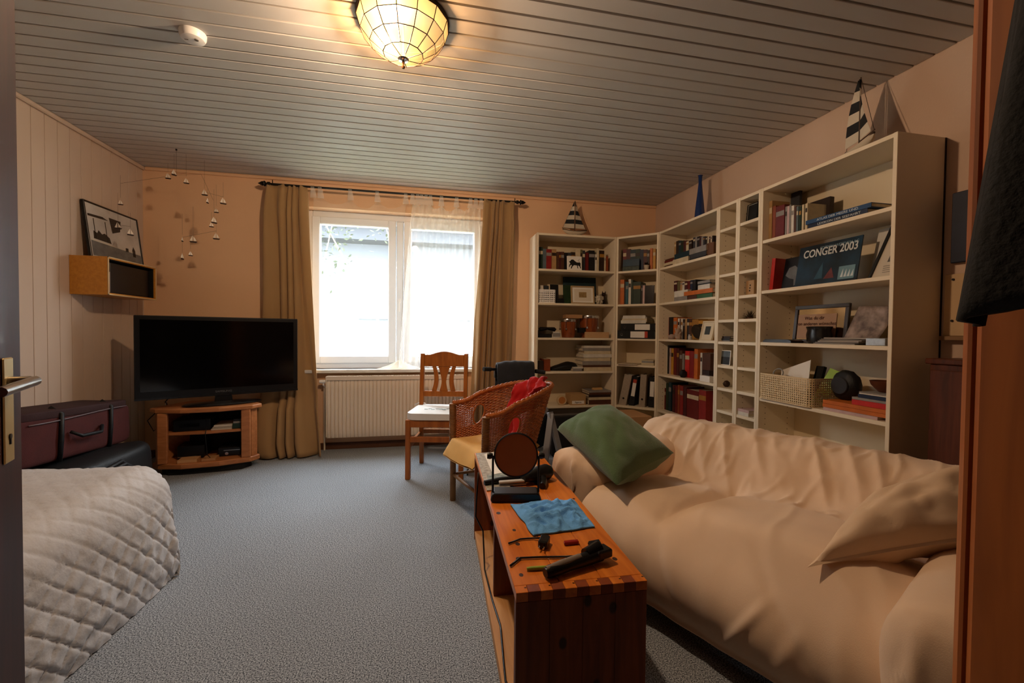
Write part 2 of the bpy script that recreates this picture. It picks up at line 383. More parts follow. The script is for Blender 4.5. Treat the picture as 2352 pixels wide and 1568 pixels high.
for i in range(420):
    c = V((-1.55+random.gauss(.15, .28), 6.1+random.gauss(0, .2), 2.35+random.gauss(0, .28))) if i % 3 else V((-.6+random.gauss(0, .3), 6.1+random.gauss(0, .2), 2.55+random.gauss(0, .14)))
    q = Matrix.Rotation(random.random()*6, 3, V((random.gauss(0, 1), random.gauss(0, 1), random.gauss(0, 1))).normalized()); s = random.uniform(.02, .04)
    lf.add([c+q @ V(p)*s for p in ((-1, 0, 0), (0, -.5, .1), (1, 0, 0), (0, .5, .1))], [(0, 1, 2, 3)])
mb.build('trunk', P('bark', '6E665E', .9), tr, smooth=True)
lf.build('foliage', P('leaf_green', '39452F', .7, var=.3, vscale=5), tr, kind='stuff')

# ------------------------------------------------------------------ curtain rod, curtains, sheers
RY, RZ = 4.0, 2.338
cr = thing('curtain_rod', (-.23, RY, RZ), 'black iron curtain rod with arrow finials above window', 'curtain rod')
MB().tube([(-1.30, RY, RZ), (.86, RY, RZ)], .0095, 10).build('rod', IRON, cr, smooth='auto')
for s, x0 in ((-1, -1.30), (1, .86)):
    MB().lathe([(.0, 0), (.017, .0), (.017, .02), (.01, .024), (.01, .032), (.02, .036), (.024, .045), (.013, .055), (.02, .058), (.016, .068), (.001, .095)][::s], (x0, RY, RZ), 14, 'x').build('finial', IRON, cr, smooth='auto') if s > 0 else \
    MB(Matrix.Translation((x0, RY, RZ)) @ Matrix.Rotation(PI, 4, 'Z')).lathe([(.0, 0), (.017, .0), (.017, .02), (.01, .024), (.01, .032), (.02, .036), (.024, .045), (.013, .055), (.02, .058), (.016, .068), (.001, .095)], (0, 0, 0), 14, 'x').build('finial', IRON, cr, smooth='auto')
for x in (-1.28, .845):
    MB().tube([(x, YB, RZ+.0), (x, RY, RZ)], .006, 8).lathe([(.02, 0), (.02, .006), (.0, .006)][::-1], (x, YB-.006, RZ), 12, 'y').tube([(x, RY, RZ-.01), (x, RY, RZ+.035)], .004, 6).build('bracket', IRON, cr, smooth='auto')
def curtain(name, rows, npl, label, ybase=RY, ph=0., amp_top=.018):
    zs = [r[0] for r in rows]
    def fn(u, v):
        z = zs[0]+(zs[-1]-zs[0])*v
        for i in range(len(rows)-1):
            if rows[i+1][0] <= z <= rows[i][0] or i == len(rows)-2:
                t = (rows[i][0]-z)/(rows[i][0]-rows[i+1][0]); a, b2 = rows[i], rows[i+1]; break
        t = max(0, min(1, t)); t = t*t*(3-2*t) if False else t
        xl = a[1]+(b2[1]-a[1])*t; xr = a[2]+(b2[2]-a[2])*t; am = a[3]+(b2[3]-a[3])*t; yo = a[4]+(b2[4]-a[4])*t
        uu = u + .35/npl*math.sin(u*9+v*1.7+ph) + .02*nz(u*3, v*2, ph)
        p = math.sin(2*PI*npl*uu+ph+.5*nz(u*2, v*1.5, 5+ph))
        q = math.copysign(abs(p)**.8, p)
        fold = am*q*(1+.4*nz(u*4, v*1.3, 9)) + .012*nz(u*5, v*3, ph)*sm(0, .3, v)
        x = xl+(xr-xl)*u + .008*math.cos(2*PI*npl*uu*1.0)*(1 if v > .05 else v/.05)
        return V((x, ybase+yo+fold, z + (.006*math.sin(2*PI*npl*u) if v < .02 else 0)))
    return MB().grid(npl*16+1, 60, fn).build(name, GOLD, None, smooth=True, solid=.004, label=label, cat='curtain', group='ochre side curtains')
curtain('curtain', [(2.335, -1.335, -1.005, .014, .0), (2.1, -1.36, -1.0, .022, .012), (1.25, -1.37, -.955, .022, .035), (.5, -1.385, -.915, .024, .025), (.40, -1.395, -.90, .034, -.03), (.12, -1.40, -.86, .045, -.10), (.012, -1.36, -.85, .05, -.12)], 5, 'ochre curtain left of the window, hanging to the carpet behind television', ph=.6)
curtain('curtain', [(2.335, .545, .84, .014, -.012), (2.1, .53, .845, .022, -.03), (1.2, .455, .83, .03, -.04), (.5, .425, .81, .034, -.05), (.1, .41, .80, .04, -.06), (.012, .41, .80, .04, -.06)], 5, 'ochre curtain right of the window, behind the wicker armchair', ph=2.2)
SHEER1 = glassy('sheer_voile', (1, 1, 1, 1), .10, white=(.97, .96, .93, 1))
SHEER2 = glassy('sheer_voile_gathered', (1, 1, 1, 1), .26, white=(.98, .97, .94, 1))
def sheer(tabs, x0b, x1b, mat, label, npl, amp, yo, pile=False):
    o = thing('sheer_curtain', (tabs[0], RY+yo, WZ0), label, 'curtain', 'white voile sheers')
    x0, x1 = tabs[0], tabs[-1]
    def fn(u, v):
        xt = x0+(x1-x0)*u; xb = x0b+(x1b-x0b)*u; x = xt+(xb-xt)*v**.8
        # sag of the top hem between neighbouring tabs
        sag = 0
        for a, b2 in zip(tabs[:-1], tabs[1:]):
            if a <= xt <= b2: t = (xt-a)/(b2-a); sag = .35*(b2-a)*math.sin(PI*t)*(.6+.4*math.sin(a*31)**2)
        z = (RZ-.075-sag)*(1-v)+(WZ0+.012)*v + (.0 if v < 1 else 0)
        yv = RY+yo + amp*math.sin(2*PI*npl*(u+.03*nz(u*6, v*1.2, 3)))*(.4+.6*v) + .02*nz(u*7, v*2, 1)
        return V((x, yv, z))
    MB().grid(max(60, int(npl*14)), 36, fn).build('cloth', mat, o, smooth=True)
    for t in tabs:
        w_ = .024
        MB().add([(t-w_*1.2, RY+yo, RZ-.082), (t+w_*1.2, RY+yo, RZ-.082), (t+w_*.6, RY-.012, RZ), (t-w_*.6, RY-.012, RZ), (t+w_*.6, RY, RZ+.012), (t-w_*.6, RY, RZ+.012), (t+w_*.6, RY+.012, RZ), (t-w_*.6, RY+.012, RZ), (t+w_, RY+yo+.01, RZ-.08), (t-w_, RY+yo+.01, RZ-.08)], [(0, 1, 2, 3), (3, 2, 4, 5), (5, 4, 6, 7), (7, 6, 8, 9)]).build('tab', SHEER2, o, smooth=True)
    return o
sheer([-.96, -.90, -.65, -.42, -.17], -.98, -.22, SHEER1, 'thin white voile panel over left window pane, nearly clear', 3, .012, .03)
sheer([-.11, -.065, -.03, .01, .05, .15, .29, .42, .47, .52], -.23, .50, SHEER2, 'gathered white voile panel over right window pane', 11, .022, .025)
def pilef(u, v):
    a = 2*PI*u; r = v; R_ = .13*(1+.25*math.sin(5*a)+.15*nz(math.cos(a)*2, math.sin(a)*2))
    return V((-.225+R_*r*math.cos(a)*1.3, 4.12+.07*r*math.sin(a), WZ0+.002+.075*(1-r)**1.2*(1+.3*nz(r*3, a))))
MB().grid(36, 10, pilef, cu=True).build('voile_bunch', P('voile_bunched', 'F2EBDA', .9, trans=.5), None, smooth=True, label='bunched end of white voile lying on the window sill', cat='cloth')

# ------------------------------------------------------------------ radiator
rd = thing('radiator', (-.25, 4.06, .12), 'cream ribbed panel radiator under the window', 'radiator')
RX0, RX1, RZ0, RZ1 = -.85, .37, .125, .655
nr = 37
def rib(u, v):
    x = RX0+(RX1-RX0)*u; ph = (u*nr) % 1
    d = sm(.0, .18, ph)*(1-sm(.82, 1, ph))
    return V((x, 4.02-.014*d*sm(0, .03, v)*(1-sm(.97, 1, v)), RZ0+(RZ1-RZ0)*v))
MB().grid(nr*8+1, 14, rib).build('front_panel', RADW, rd, smooth='auto')
bx('rear_panel', RADW, rd, RX0, 4.075, RZ0, RX1, 4.085, RZ1, bevel=.002)
for x in (RX0-.006, RX1-.002): bx('side_cover', RADW, rd, x, 4.004, RZ0+.01, x+.008, 4.085, RZ1+.022, bevel=.002)
mb = MB().box(RX0, 4.002, RZ1+.018, RX1, 4.016, RZ1+.026).box(RX0, 4.072, RZ1+.018, RX1, 4.085, RZ1+.026).box(RX0, 4.002, RZ1-.01, RX1, 4.006, RZ1+.018)
for i in range(74):
    x = RX0+(RX1-RX0)*(i+.5)/74; mb.box(x-.004, 4.016, RZ1+.02, x+.004, 4.072, RZ1+.025)
mb.build('top_grille', RADW, rd)
MB().tube([(RX0, 4.05, .63), (RX0-.03, 4.05, .63), (RX0-.033, 4.05, .60), (RX0-.033, 4.09, .58)], .009, 8).lathe([(.0, 0), (.014, 0), (.017, .02), (.015, .05), (0, .052)], (RX0-.066, 4.05, .63), 12, 'x').build('valve', WHITEP, rd, smooth='auto', label='white thermostat valve')
MB().tube([(RX0-.033, 4.09, .58), (RX0-.033, 4.09, .0)], .008, 8).build('pipe', RADW, rd, smooth='auto')
for x in (RX0+.15, RX1-.15): bx('bracket', RADW, rd, x-.015, 4.085, .2, x+.015, YB, .6)

# ------------------------------------------------------------------ ceiling lamp and smoke detector
LX, LY = -.095, 1.93
lp = thing('ceiling_lamp', (LX, LY, ZC), 'lit yellow shell-pane bowl lamp with dark leading on the ceiling', 'lamp')
def shell_mat(name, clear, tr, tint):
    m = bpy.data.materials.new(name); m.use_nodes = True; nt = m.node_tree; N = nt.nodes; L = nt.links; N.remove(N['Principled BSDF'])
    tl = N.new('ShaderNodeBsdfTranslucent'); tl.inputs[0].default_value = (tr, tr*.74, tr*.28, 1)
    tp = N.new('ShaderNodeBsdfTransparent'); tp.inputs[0].default_value = tint
    gl = N.new('ShaderNodeBsdfDiffuse'); gl.inputs[0].default_value = (.02, .016, .008, 1)
    m1 = N.new('ShaderNodeMixShader'); m1.inputs[0].default_value = clear; m2 = N.new('ShaderNodeMixShader'); m2.inputs[0].default_value = .12
    L.new(tl.outputs[0], m1.inputs[1]); L.new(tp.outputs[0], m1.inputs[2]); L.new(m1.outputs[0], m2.inputs[1]); L.new(gl.outputs[0], m2.inputs[2]); L.new(m2.outputs[0], N['Material Output'].inputs[0])
    return m
LAMPS = [shell_mat('shell_pane_upper', .16, .026, (1, .66, .34, 1)), shell_mat('shell_pane_lower', .55, .026, (1, .9, .78, 1))]
LPROF = [(.195, 0), (.178, -.052), (.14, -.098), (.085, -.135), (.012, -.152)]
NP = 14
def lpt(i, k): r, z = LPROF[i]; a = 2*PI*k/NP+.12; return V((LX+r*math.cos(a), LY+r*math.sin(a), ZC-.014+z))
for i in range(4):
    for k in range(NP):
        a, b2, c, d = lpt(i, k), lpt(i, k+1), lpt(i+1, k+1), lpt(i+1, k)
        MB().add([a, b2, c, d], [(0, 1, 2, 3)]).build('pane', LAMPS[min(i, 1)], lp)
LEAD = P('dark_leading', '2A1608', .5)
mb = MB()
for i in range(4): mb.tube([lpt(i, k) for k in range(NP)], .0022 if i else .0035, 5, closed=True)
for k in range(NP): mb.tube([lpt(i, k) for i in range(5 if k % 2 else 4)], .002, 5)
mb.build('leading', LEAD, lp)
MB().lathe([(.0, .0), (.02, .004), (.024, .01), (.01, .014), (.007, .02), (.0, .02)], (LX, LY, ZC-.178), 16).build('cap', CHROME, lp, smooth='auto')
MB().lathe([(.0, 0), (.006, .002), (.008, .01), (.004, .016), (.006, .03), (.004, .036), (0, .036)], (LX, LY, ZC-.209), 12).build('finial', P('bronze', '6B4423', .35, .8), lp, smooth='auto')
MB().lathe([(0, .0), (.196, .0), (.198, .0135), (.0, .0135)], (LX, LY, ZC-.0137), 40).tube([(LX, LY, ZC-.02), (LX, LY, ZC-.172)], .003, 6).build('ceiling_plate_blocker', P('light_block_dark', '1E140B', .6), lp, smooth='auto')  # wide dark plate added to block bulb light inside and at the rim
for k in range(3):
    a = 2*PI*k/3+.5
    MB().tube([(LX+.195*math.cos(a), LY+.195*math.sin(a), ZC-.014), (LX+.195*math.cos(a), LY+.195*math.sin(a), ZC-.001)], .004, 6).build('mount', BRASS, lp)
ld = bpy.data.lights.new('lamp_bulb', 'POINT'); ld.energy = BULB_W; ld.color = (1, .77, .58); ld.shadow_soft_size = .035
lo = bpy.data.objects.new('lamp_bulb', ld); C.objects.link(lo); lo.location = (LX-.05, LY-.03, ZC-.10)
lo.parent = lp; lo.location = V(lo.location)-LOC[lp.name]
sd = on(443, 76, 'z', ZC)
t = thing('smoke_detector', (sd.x, sd.y, ZC), 'small round white smoke detector on the ceiling left of lamp', 'smoke detector')
MB().lathe([(0, -.036), (.03, -.036), (.046, -.03), (.052, -.018), (.053, 0), (0, 0)], (sd.x, sd.y, ZC), 32).build('housing', WHITEP, t, smooth='auto')
MB().lathe([(0, -.0385), (.008, -.0385), (.009, -.036), (0, -.036)], (sd.x+.02, sd.y-.012, ZC), 12).box(sd.x-.03, sd.y-.01, ZC-.037, sd.x-.015, sd.y-.005, ZC-.034).build('button', P('grey_plastic', '6F6A63', .5), t)

# ------------------------------------------------------------------ bookcases
SH = [.39, .72, 1.04, 1.368, 1.687]
SQ = math.sqrt(.5)
UN = {  # origin of the front left corner, direction along the front, direction into the shelf, width
    'back': ((1.024, 3.833, 0), (1, 0, 0), (0, 1, 0), .8, 'bookcase beside window'),
    'corner': ((1.824, 3.833, 0), (SQ, -SQ, 0), (SQ, SQ, 0), .4, 'narrow corner bookcase'),
    'right': ((2.107, 3.55, 0), (0, -1, 0), (1, 0, 0), .8, 'bookcase right of the corner'),
    'tower1': ((2.107, 2.75, 0), (0, -1, 0), (1, 0, 0), .2, 'left slim tower'),
    'tower2': ((2.107, 2.55, 0), (0, -1, 0), (1, 0, 0), .2, 'right slim tower'),
    'big': ((2.107, 2.35, 0), (0, -1, 0), (1, 0, 0), .8, 'wide bookcase behind sofa'),
}
UM = {k: frame(V(v[0]), v[1], v[2], (0, 0, 1)) for k, v in UN.items()}
def upx(unit, px, py, d=.0):
    """measured photo position -> (u, z) on the plane d behind the unit's front"""
    M = UM[unit]; o = M @ V((0, d, 0)); n = V(UN[unit][2]); r = ray(px, py)
    p = CAM + r*((o-CAM).dot(n)/r.dot(n)); q = M.inverted() @ p
    return q.x, q.z
TSH = [.21, .37, .537, .70, .865, 1.036, 1.193, 1.353, 1.52, 1.68, 1.847]
def bookcase(unit, shelves, label):
    o, _, _, w_, _ = UN[unit]; M = UM[unit]; T = .019; D = .28; H = 2.02
    t = thing('bookcase', o, label, 'bookcase', 'cream bookcases along the walls')
    bx('side_panel', CREAM, t, .0005, 0, 0, T, D, H, M=M, bevel=.0012); bx('side_panel', CREAM, t, w_-T, 0, 0, w_-.0005, D, H, M=M, bevel=.0012)
    bx('top_panel', CREAM, t, T, .002, H-.02, w_-T, D-.006, H-.001, M=M); bx('bottom_board', CREAM, t, T, .002, .07, w_-T, D-.006, .09, M=M)
    bx('plinth', CREAM, t, T, .02, 0, w_-T, .036, .07, M=M); bx('back_panel', CREAMB, t, T, D-.006, .05, w_-T, D-.002, H-.02, M=M)
    for z in shelves: bx('shelf', CREAM, t, T, .003, z-.02, w_-T, D-.007, z, M=M, bevel=.0012)
    return t
bookcase('back', SH, 'cream bookcase facing the room beside the window, drums on it')
bookcase('corner', SH[:1]+[.79]+SH[2:], 'narrow cream bookcase set diagonally across the room corner')
bookcase('right', SH, 'cream bookcase on the right wall between corner and slim towers')
bookcase('tower1', TSH, 'left one of two slim cream tower shelves, mostly empty')
bookcase('tower2', TSH, 'right one of two slim cream tower shelves, next to wide bookcase')
bt = bookcase('big', SH, 'wide cream bookcase nearest the camera with blue calendar on it')
bx('edge_strip', P('dark_hardboard_edge', '2A170D', .7), bt, .781, .2805, 0, .7995, .2915, 2.02, M=UM['big'], label='dark strip behind the side panel')
# shelf pin holes in the towers' and bookcases' left sides
HOLE = P('pin_hole', '5A4630', .8)
for unit, zs in (('tower1', TSH), ('tower2', TSH), ('big', SH), ('right', SH)):
    mb = MB(UM[unit])
    for i in range(50):
        z = .15+i*.036
        for d in (.05, .22): mb.box(.019, d-.0025, z-.0025, .0194, d+.0025, z+.0025)
    par = [o for o in bpy.data.objects if o.name.startswith('bookcase') and (LOC[o.name]-V(UN[unit][0])).length < 1e-4][0]
    mb.build('pin_holes', HOLE, par, kind='stuff')

COL = {'dark green': '1C3322', 'grey blue': '5C6A70', 'red': '8E1F1B', 'tan': 'B08A5A', 'brown': '54301C', 'maroon': '4C1A1A', 'black': '121214', 'cream': 'D3C4A2',
       'white': 'DAD5C8', 'olive': '6B6440', 'dark grey': '34353A', 'orange': 'C8691F', 'dark red': '6A1512', 'teal': '1E5763', 'bright red': 'C6231A', 'yellow': 'C9912E',
       'grey': '8F8A84', 'dark blue': '16233F', 'blue': '1F4A78', 'ochre': 'A8762A', 'green': '2F5A2E', 'dark brown': '2C1A10', 'pink': 'C7A8A6', 'rust': '8A3F1A', 'dark teal': '10303A'}
ORD = ['first', 'second', 'third', 'fourth', 'fifth', 'sixth', 'seventh', 'eighth', 'ninth', 'tenth', 'eleventh', 'twelfth', 'thirteenth', 'fourteenth', 'fifteenth', 'sixteenth', 'seventeenth', 'eighteenth', 'nineteenth', 'twentieth']
def cmat(n): return P('cover_'+n.replace(' ', '_'), COL[n], .5, var=.18, vscale=25)
def book_solid(M, u0, u1, d0, d1, z0, z1, col, label, group, flat=False, lean=0, name='book'):
    """hard cover with a page block; upright (spine at the front) or flat"""
    if lean: M = M @ Matrix.Translation((u0, 0, z0)) @ Matrix.Rotation(lean, 4, 'Y') @ Matrix.Translation((-u0, 0, -z0))
    t = min(.0028, (u1-u0)*.18 if not flat else (z1-z0)*.18); mb = MB(M)
    if not flat: mb.box(u0, d0, z0, u0+t, d1, z1).box(u1-t, d0, z0, u1, d1, z1).box(u0+t, d0, z0, u1-t, d0+t, z1)
    else: mb.box(u0, d0, z0, u1, d1, z0+t).box(u0, d0, z1-t, u1, d1, z1).box(u0, d0, z0+t, u1, d0+t, z1-t)
    o = mb.build(name, cmat(col), None, label=label, cat='book', group=group)
    g = .003
    if not flat: MB(M).box(u0+t, d0+t, z0+g*.5, u1-t, d1-g, z1-g).build('page_block', PAGES, o)
    else: MB(M).box(u0+g, d0+t, z0+t, u1-g, d1-g, z1-t).build('page_block', PAGES, o)
    return o
WHERE = {SH[0]: 'lowest visible shelf', SH[1]: 'fourth shelf', .79: 'fourth shelf', SH[2]: 'third shelf', SH[3]: 'second shelf', SH[4]: 'top shelf'}
def row(unit, z0, items, d=.03, zbase=None, what='book', depth=.17, extra=''):
    """items: (px left, px right, py top, colour[, lean]) upright books in reading order"""
    un = {'back': 'beside window', 'corner': 'corner bookcase', 'right': 'right of corner', 'big': 'wide bookcase'}[unit]; wh = WHERE[z0]; last = -1
    for i, it in enumerate(items):
        px0, px1, py, col = it[:4]; lean = it[4] if len(it) > 4 else 0
        zb = zbase if zbase is not None else z0
        u0, _ = upx(unit, px0, py, d); u1, _ = upx(unit, px1, py, d); _, zt = upx(unit, (px0+px1)/2, py, d)
        u0 = max(u0, .0205, last+.0004); u1 = min(max(u1, u0+.006), UN[unit][3]-.0205)
        if u1-u0 < .003: continue
        last = u1 if not lean else u1+.02
        lab = '%s book, %s from left%s, %s, %s' % (col, ORD[i], extra, wh, un if not extra else un.replace('of the ', 'of '))
        M = UM[unit]
        o = book_solid(M, u0, u1, d, min(d+depth, .268), zb+.0006, max(zt, zb+.06), col, lab, 'books on the %s of the %s' % (wh, un), lean=lean)
        if u1-u0 > .012 and (i*7) % 3 != 1:   # a plain title band on the spine
            zz = zb+(zt-zb)*.68; MM = M if not lean else M @ Matrix.Translation((u0, 0, zb)) @ Matrix.Rotation(lean, 4, 'Y') @ Matrix.Translation((-u0, 0, -zb))
            MB(MM).box(u0+.002, d-.0006, zz, u1-.002, d, zz+.03*(zt-zb)/.2).build('title_band', cmat(['cream', 'ochre', 'grey', 'dark brown'][i % 4]), o)
def stack(unit, px0, px1, ys, z0, cols, d=.02, depth=.2, where='', name='book', cat='book'):
    """flat items piled up: ys are py of the edges, bottom to top"""
    zs = [z0+.0006] + [upx(unit, (px0+px1)/2, y, d)[1] for y in ys]; o = []
    for i, col in enumerate(cols):
        px0_, px1_ = px0+random.uniform(-2, 2), px1+random.uniform(-2, 2)
        u0, _ = upx(unit, px0_, ys[0], d); u1, _ = upx(unit, px1_, ys[0], d)
        u0 = max(u0, .0205); u1 = min(u1, UN[unit][3]-.0205)
        zt = max(zs[i+1], zs[i]+.004)
        zs[i+1] = zt
        pos = 'only' if len(cols) == 1 else ('bottom' if i == 0 else 'top' if i == len(cols)-1 else ORD[i]+' from bottom')
        lab = ('%s book lying flat, %s' % (col, where)) if len(cols) == 1 else ('%s book, %s of flat pile %s' % (col, pos, where))
        o.append(book_solid(UM[unit], u0, u1, d+random.uniform(0, .006), min(d+depth, .268), zs[i]+.0003, zt, col, lab, 'flat books on the '+UN[unit][4], flat=True))
    return o
def ubox(unit, px0, px1, py0, py1, d, depth, name, mat, label, cat, zb=None, bevel=.002, group=None):
    u0, zt = upx(unit, px0, py0, d); u1, _ = upx(unit, px1, py0, d)
    if zb is None: _, zb = upx(unit, (px0+px1)/2, py1, d)
    u0 = max(u0, .0205); u1 = min(u1, UN[unit][3]-.0205)
    return MB(UM[unit]).box(u0, d, zb+.0006, u1, min(d+depth, .27), zt).build(name, mat, None, bevel=bevel, label=label, cat=cat, group=group)
def board(unit, px0, px1, py_top, zb, d, th, name, mat, label, cat, tilt=.1):
    """flat card or frame standing on a shelf, leaning back by tilt"""
    u0, zt = upx(unit, px0, py_top, d); u1, _ = upx(unit, px1, py_top, d); h = zt-zb
    M = UM[unit] @ Matrix.Translation(((u0+u1)/2, d, zb+.0006)) @ Matrix.Rotation(-tilt, 4, 'X')
    return MB(M).box(-(u1-u0)/2, 0, 0, (u1-u0)/2, th, h).build(name, mat, None, bevel=.0008, label=label, cat=cat), M, u1-u0, h
def face(M, x0, z0, x1, z1, name, mat, par, off=.0008):
    return MB(M).box(x0, -off, z0, x1, .0002, z1).build(name, mat, par)

# ------------------------------------------------------------------ things on the shelves: bookcase beside the window
row('back', SH[4], [(1238, 1247, 567, 'dark green'), (1247, 1255, 571, 'grey blue'), (1255, 1267, 572, 'red'), (1267.5, 1278, 572, 'tan'), (1279, 1284, 578, 'brown'), (1284, 1289, 578, 'maroon'), (1289, 1296, 578, 'brown'), (1297, 1303, 580, 'black'),
    (1304, 1312, 580, 'dark grey'), (1312, 1321, 579, 'dark brown'), (1322, 1333, 572, 'cream'), (1333, 1338, 573, 'olive'), (1338, 1344, 575, 'dark grey'), (1345, 1352, 580, 'dark red'), (1353, 1366, 575, 'black'), (1367, 1371, 584, 'white'), (1371.5, 1376, 570, 'cream'), (1377, 1388, 575, 'dark brown'), (1388, 1391.5, 586, 'cream'), (1392, 1397, 588, 'rust')], d=.07)
o, M, w_, h_ = board('back', 1303, 1337, 587, SH[4], .02, .006, 'picture_card', PAPER, 'white card with black running bull standing before the books', 'picture', .08)
bull = [(-.37, .62), (-.28, .64), (-.22, .74), (-.08, .76), (.02, .66), (.16, .56), (.36, .56), (.42, .50), (.40, .30), (.44, .16), (.40, .12), (.34, .28), (.24, .36), (.22, .22), (.26, .15), (.19, .14), (.17, .34), (-.02, .36), (-.12, .28), (-.2, .1), (-.26, .12), (-.18, .34), (-.24, .38), (-.3, .3), (-.33, .2), (-.37, .22), (-.34, .38), (-.28, .46), (-.32, .54)]
INK = P('black_ink', '151210', .9)
mb = MB(M).prism([(x*w_, z*h_) for x, z in bull], lambda u, v, t: (u, t, v), -.0012, .0002)
mb.tube([(.36*w_, -.0008, .55*h_), (.30*w_, -.0008, .66*h_), (.22*w_, -.0008, .68*h_), (.36*w_, -.0008, .80*h_)], .0012, 4).build('bull_print', INK, o)
# second shelf
def lattice_box(M, x0, x1, y0, y1, z0, z1, nx, nz_, th, name, mat, parent, r=.02):
    """open basket of upright and level strips with rounded corners"""
    def per(s):
        lx, ly = x1-x0-2*r, y1-y0-2*r; seg = [lx, PI*r/2, ly, PI*r/2, lx, PI*r/2, ly, PI*r/2]; tot = sum(seg); s = (s % 1)*tot
        cs = [(x0+r, y0, 1, 0), (x1-r, y0+r, -PI/2), (x1, y0+r, 0, 1), (x1-r, y1-r, 0), (x1-r, y1, -1, 0), (x0+r, y1-r, PI/2), (x0, y1-r, 0, -1), (x0+r, y0+r, PI)]
        for k, L_ in enumerate(seg):
            if s <= L_ or k == 7:
                c = cs[k]
                if k % 2 == 0: return V((c[0]+c[2]*s, c[1]+c[3]*s, 0))
                a = c[2]+s/r; return V((c[0]+r*math.cos(a), c[1]+r*math.sin(a), 0))
            s -= L_
    tot = 2*(x1-x0+y1-y0); n = int(nx*tot/(x1-x0)); mb = MB(M)
    for i in range(n):
        a, b2 = per((i-.24)/n), per((i+.24)/n); dirn = (b2-a).normalized(); nr_ = V((dirn.y, -dirn.x, 0))*th
        vs = [p+q+V((0, 0, z)) for z in (z0, z1) for p, q in ((a, V()), (b2, V()), (b2, -nr_), (a, -nr_))]
        mb.add(vs, [(0, 1, 5, 4), (1, 2, 6, 5), (2, 3, 7, 6), (3, 0, 4, 7)])
    m = 72
    for j in range(nz_+1):
        z = z0+(z1-z0)*j/nz_; hh = (z1-z0)/nz_*(.23 if 0 < j < nz_ else .5)
        ring = [per(i/m) for i in range(m)]
        vs = []
        for i, p in enumerate(ring):
            dirn = (ring[(i+1) % m]-ring[i-1]).normalized(); nn = V((dirn.y, -dirn.x, 0))
            e = .0012; vs += [p+nn*e+V((0, 0, max(z0, z-hh))), p+nn*e+V((0, 0, min(z1+.004, z+hh))), p-nn*(th+e)+V((0, 0, min(z1+.004, z+hh))), p-nn*(th+e)+V((0, 0, max(z0, z-hh)))]
        mb.add(vs, [(4*i+k_, 4*((i+1) % m)+k_, 4*((i+1) % m)+(k_+1) % 4, 4*i+(k_+1) % 4) for i in range(m) for k_ in range(4)])
    mb.box(x0+.004, y0+.004, z0, x1-.004, y1-.004, z0+.003)
    return mb.build(name, mat, parent)
z0 = SH[3]
ua, zt = upx('back', 1238, 665, .02); ub, _ = upx('back', 1277, 665, .02)
bk = thing('wire_basket', UM['back'] @ V(((ua+ub)/2, .08, z0)), 'small white grid basket on the second shelf beside window', 'basket')
lattice_box(UM['back'], max(ua, .022), ub, .02, .16, z0+.0006, zt, 8, 6, .003, 'grid', WHITEP, bk)
for q, (a, b2, t, dd, n_, mt, lb) in enumerate([(1241, 1249, 654, .05, 'card', P('white_card', 'C9C3B6', .7), 'white papers standing in the small grid basket'), (1265, 1284, 652, .05, 'folder', BLACK, 'black folder leaning out of the small grid basket'), (1251, 1262, 655, .07, 'notebook', P('cover_x', '2B2F33'), 'dark notebook standing in the small grid basket')]):
    board('back', a, b2, t, z0+.006, dd, .006, n_, mt, lb, 'paper', .12)
o, M, w_, h_ = board('back', 1295, 1371, 634, z0, .20, .006, 'picture', P('teal_print', '16343A', .6, var=.5, vscale=9), 'dark teal and green picture at the back of second shelf', 'picture', .1)
face(M, -w_/2, h_*.05, -w_*.1, h_*.7, 'green_field', P('print_green', '26401F', .6, var=.4, vscale=20), o)
def framed(unit, px0, px1, py, zb, d, label, fr, mats, border, tilt=.12, name='framed_picture'):
    u0, zt = upx(unit, px0, py, d); u1, _ = upx(unit, px1, py, d); h = zt-zb; w_ = u1-u0
    M = UM[unit] @ Matrix.Translation(((u0+u1)/2, d, zb+.001)) @ Matrix.Rotation(-tilt, 4, 'X')
    t = thing(name, M @ V((0, 0, 0)), label, 'picture frame'); b = border
    MB(M).box(-w_/2, 0, 0, w_/2, .016, b).box(-w_/2, 0, h-b, w_/2, .016, h).box(-w_/2, 0, b, -w_/2+b, .016, h-b).box(w_/2-b, 0, b, w_/2, .016, h-b).build('moulding', fr, t, bevel=.002)
    MB(M).box(-w_/2+b, .006, b, w_/2-b, .012, h-b).build('mount', mats[0], t)
    return t, M, w_, h
t, M, w_, h_ = framed('back', 1313, 1367, 655, z0, .04, 'cream framed small landscape print on second shelf beside window', P('champagne_gilt', 'B89E74', .4, .3), [PAPER], .014)
MB(M).box(-w_*.16, .0052, h_*.36, w_*.16, .0062, h_*.66).build('print', P('sepia_print', 'A88955', .8, var=.4, vscale=30), t)
MB(M).box(-w_*.36, .0056, h_*.17, w_*.36, .0061, h_*.83).build('inner_line', P('inner_line', 'D8CDB8', .8), t)
def blob(c, r, name, mat, label, cat, sc=(1, 1, 1), amp=.25, fr=3, seed=0, n=20):
    c = V(c)
    def fn(u, v):
        th = PI*v; a = 2*PI*u; d = V((math.sin(th)*math.cos(a), math.sin(th)*math.sin(a), -math.cos(th)))
        rr = r*(1+amp*noise.noise(d*fr+V((seed, 0, 0)))); p = V((d.x*rr*sc[0], d.y*rr*sc[1], d.z*rr*sc[2])); p.z = max(p.z, -r*sc[2]*.85)
        return c+p+V((0, 0, r*sc[2]*.85))
    return MB().grid(n, n//2+2, fn, cu=True).build(name, mat, None, smooth=True, label=label, cat=cat)
def upos(unit, px, py, d, z):
    u, _ = upx(unit, px, py, d); return UM[unit] @ V((u, d, z))
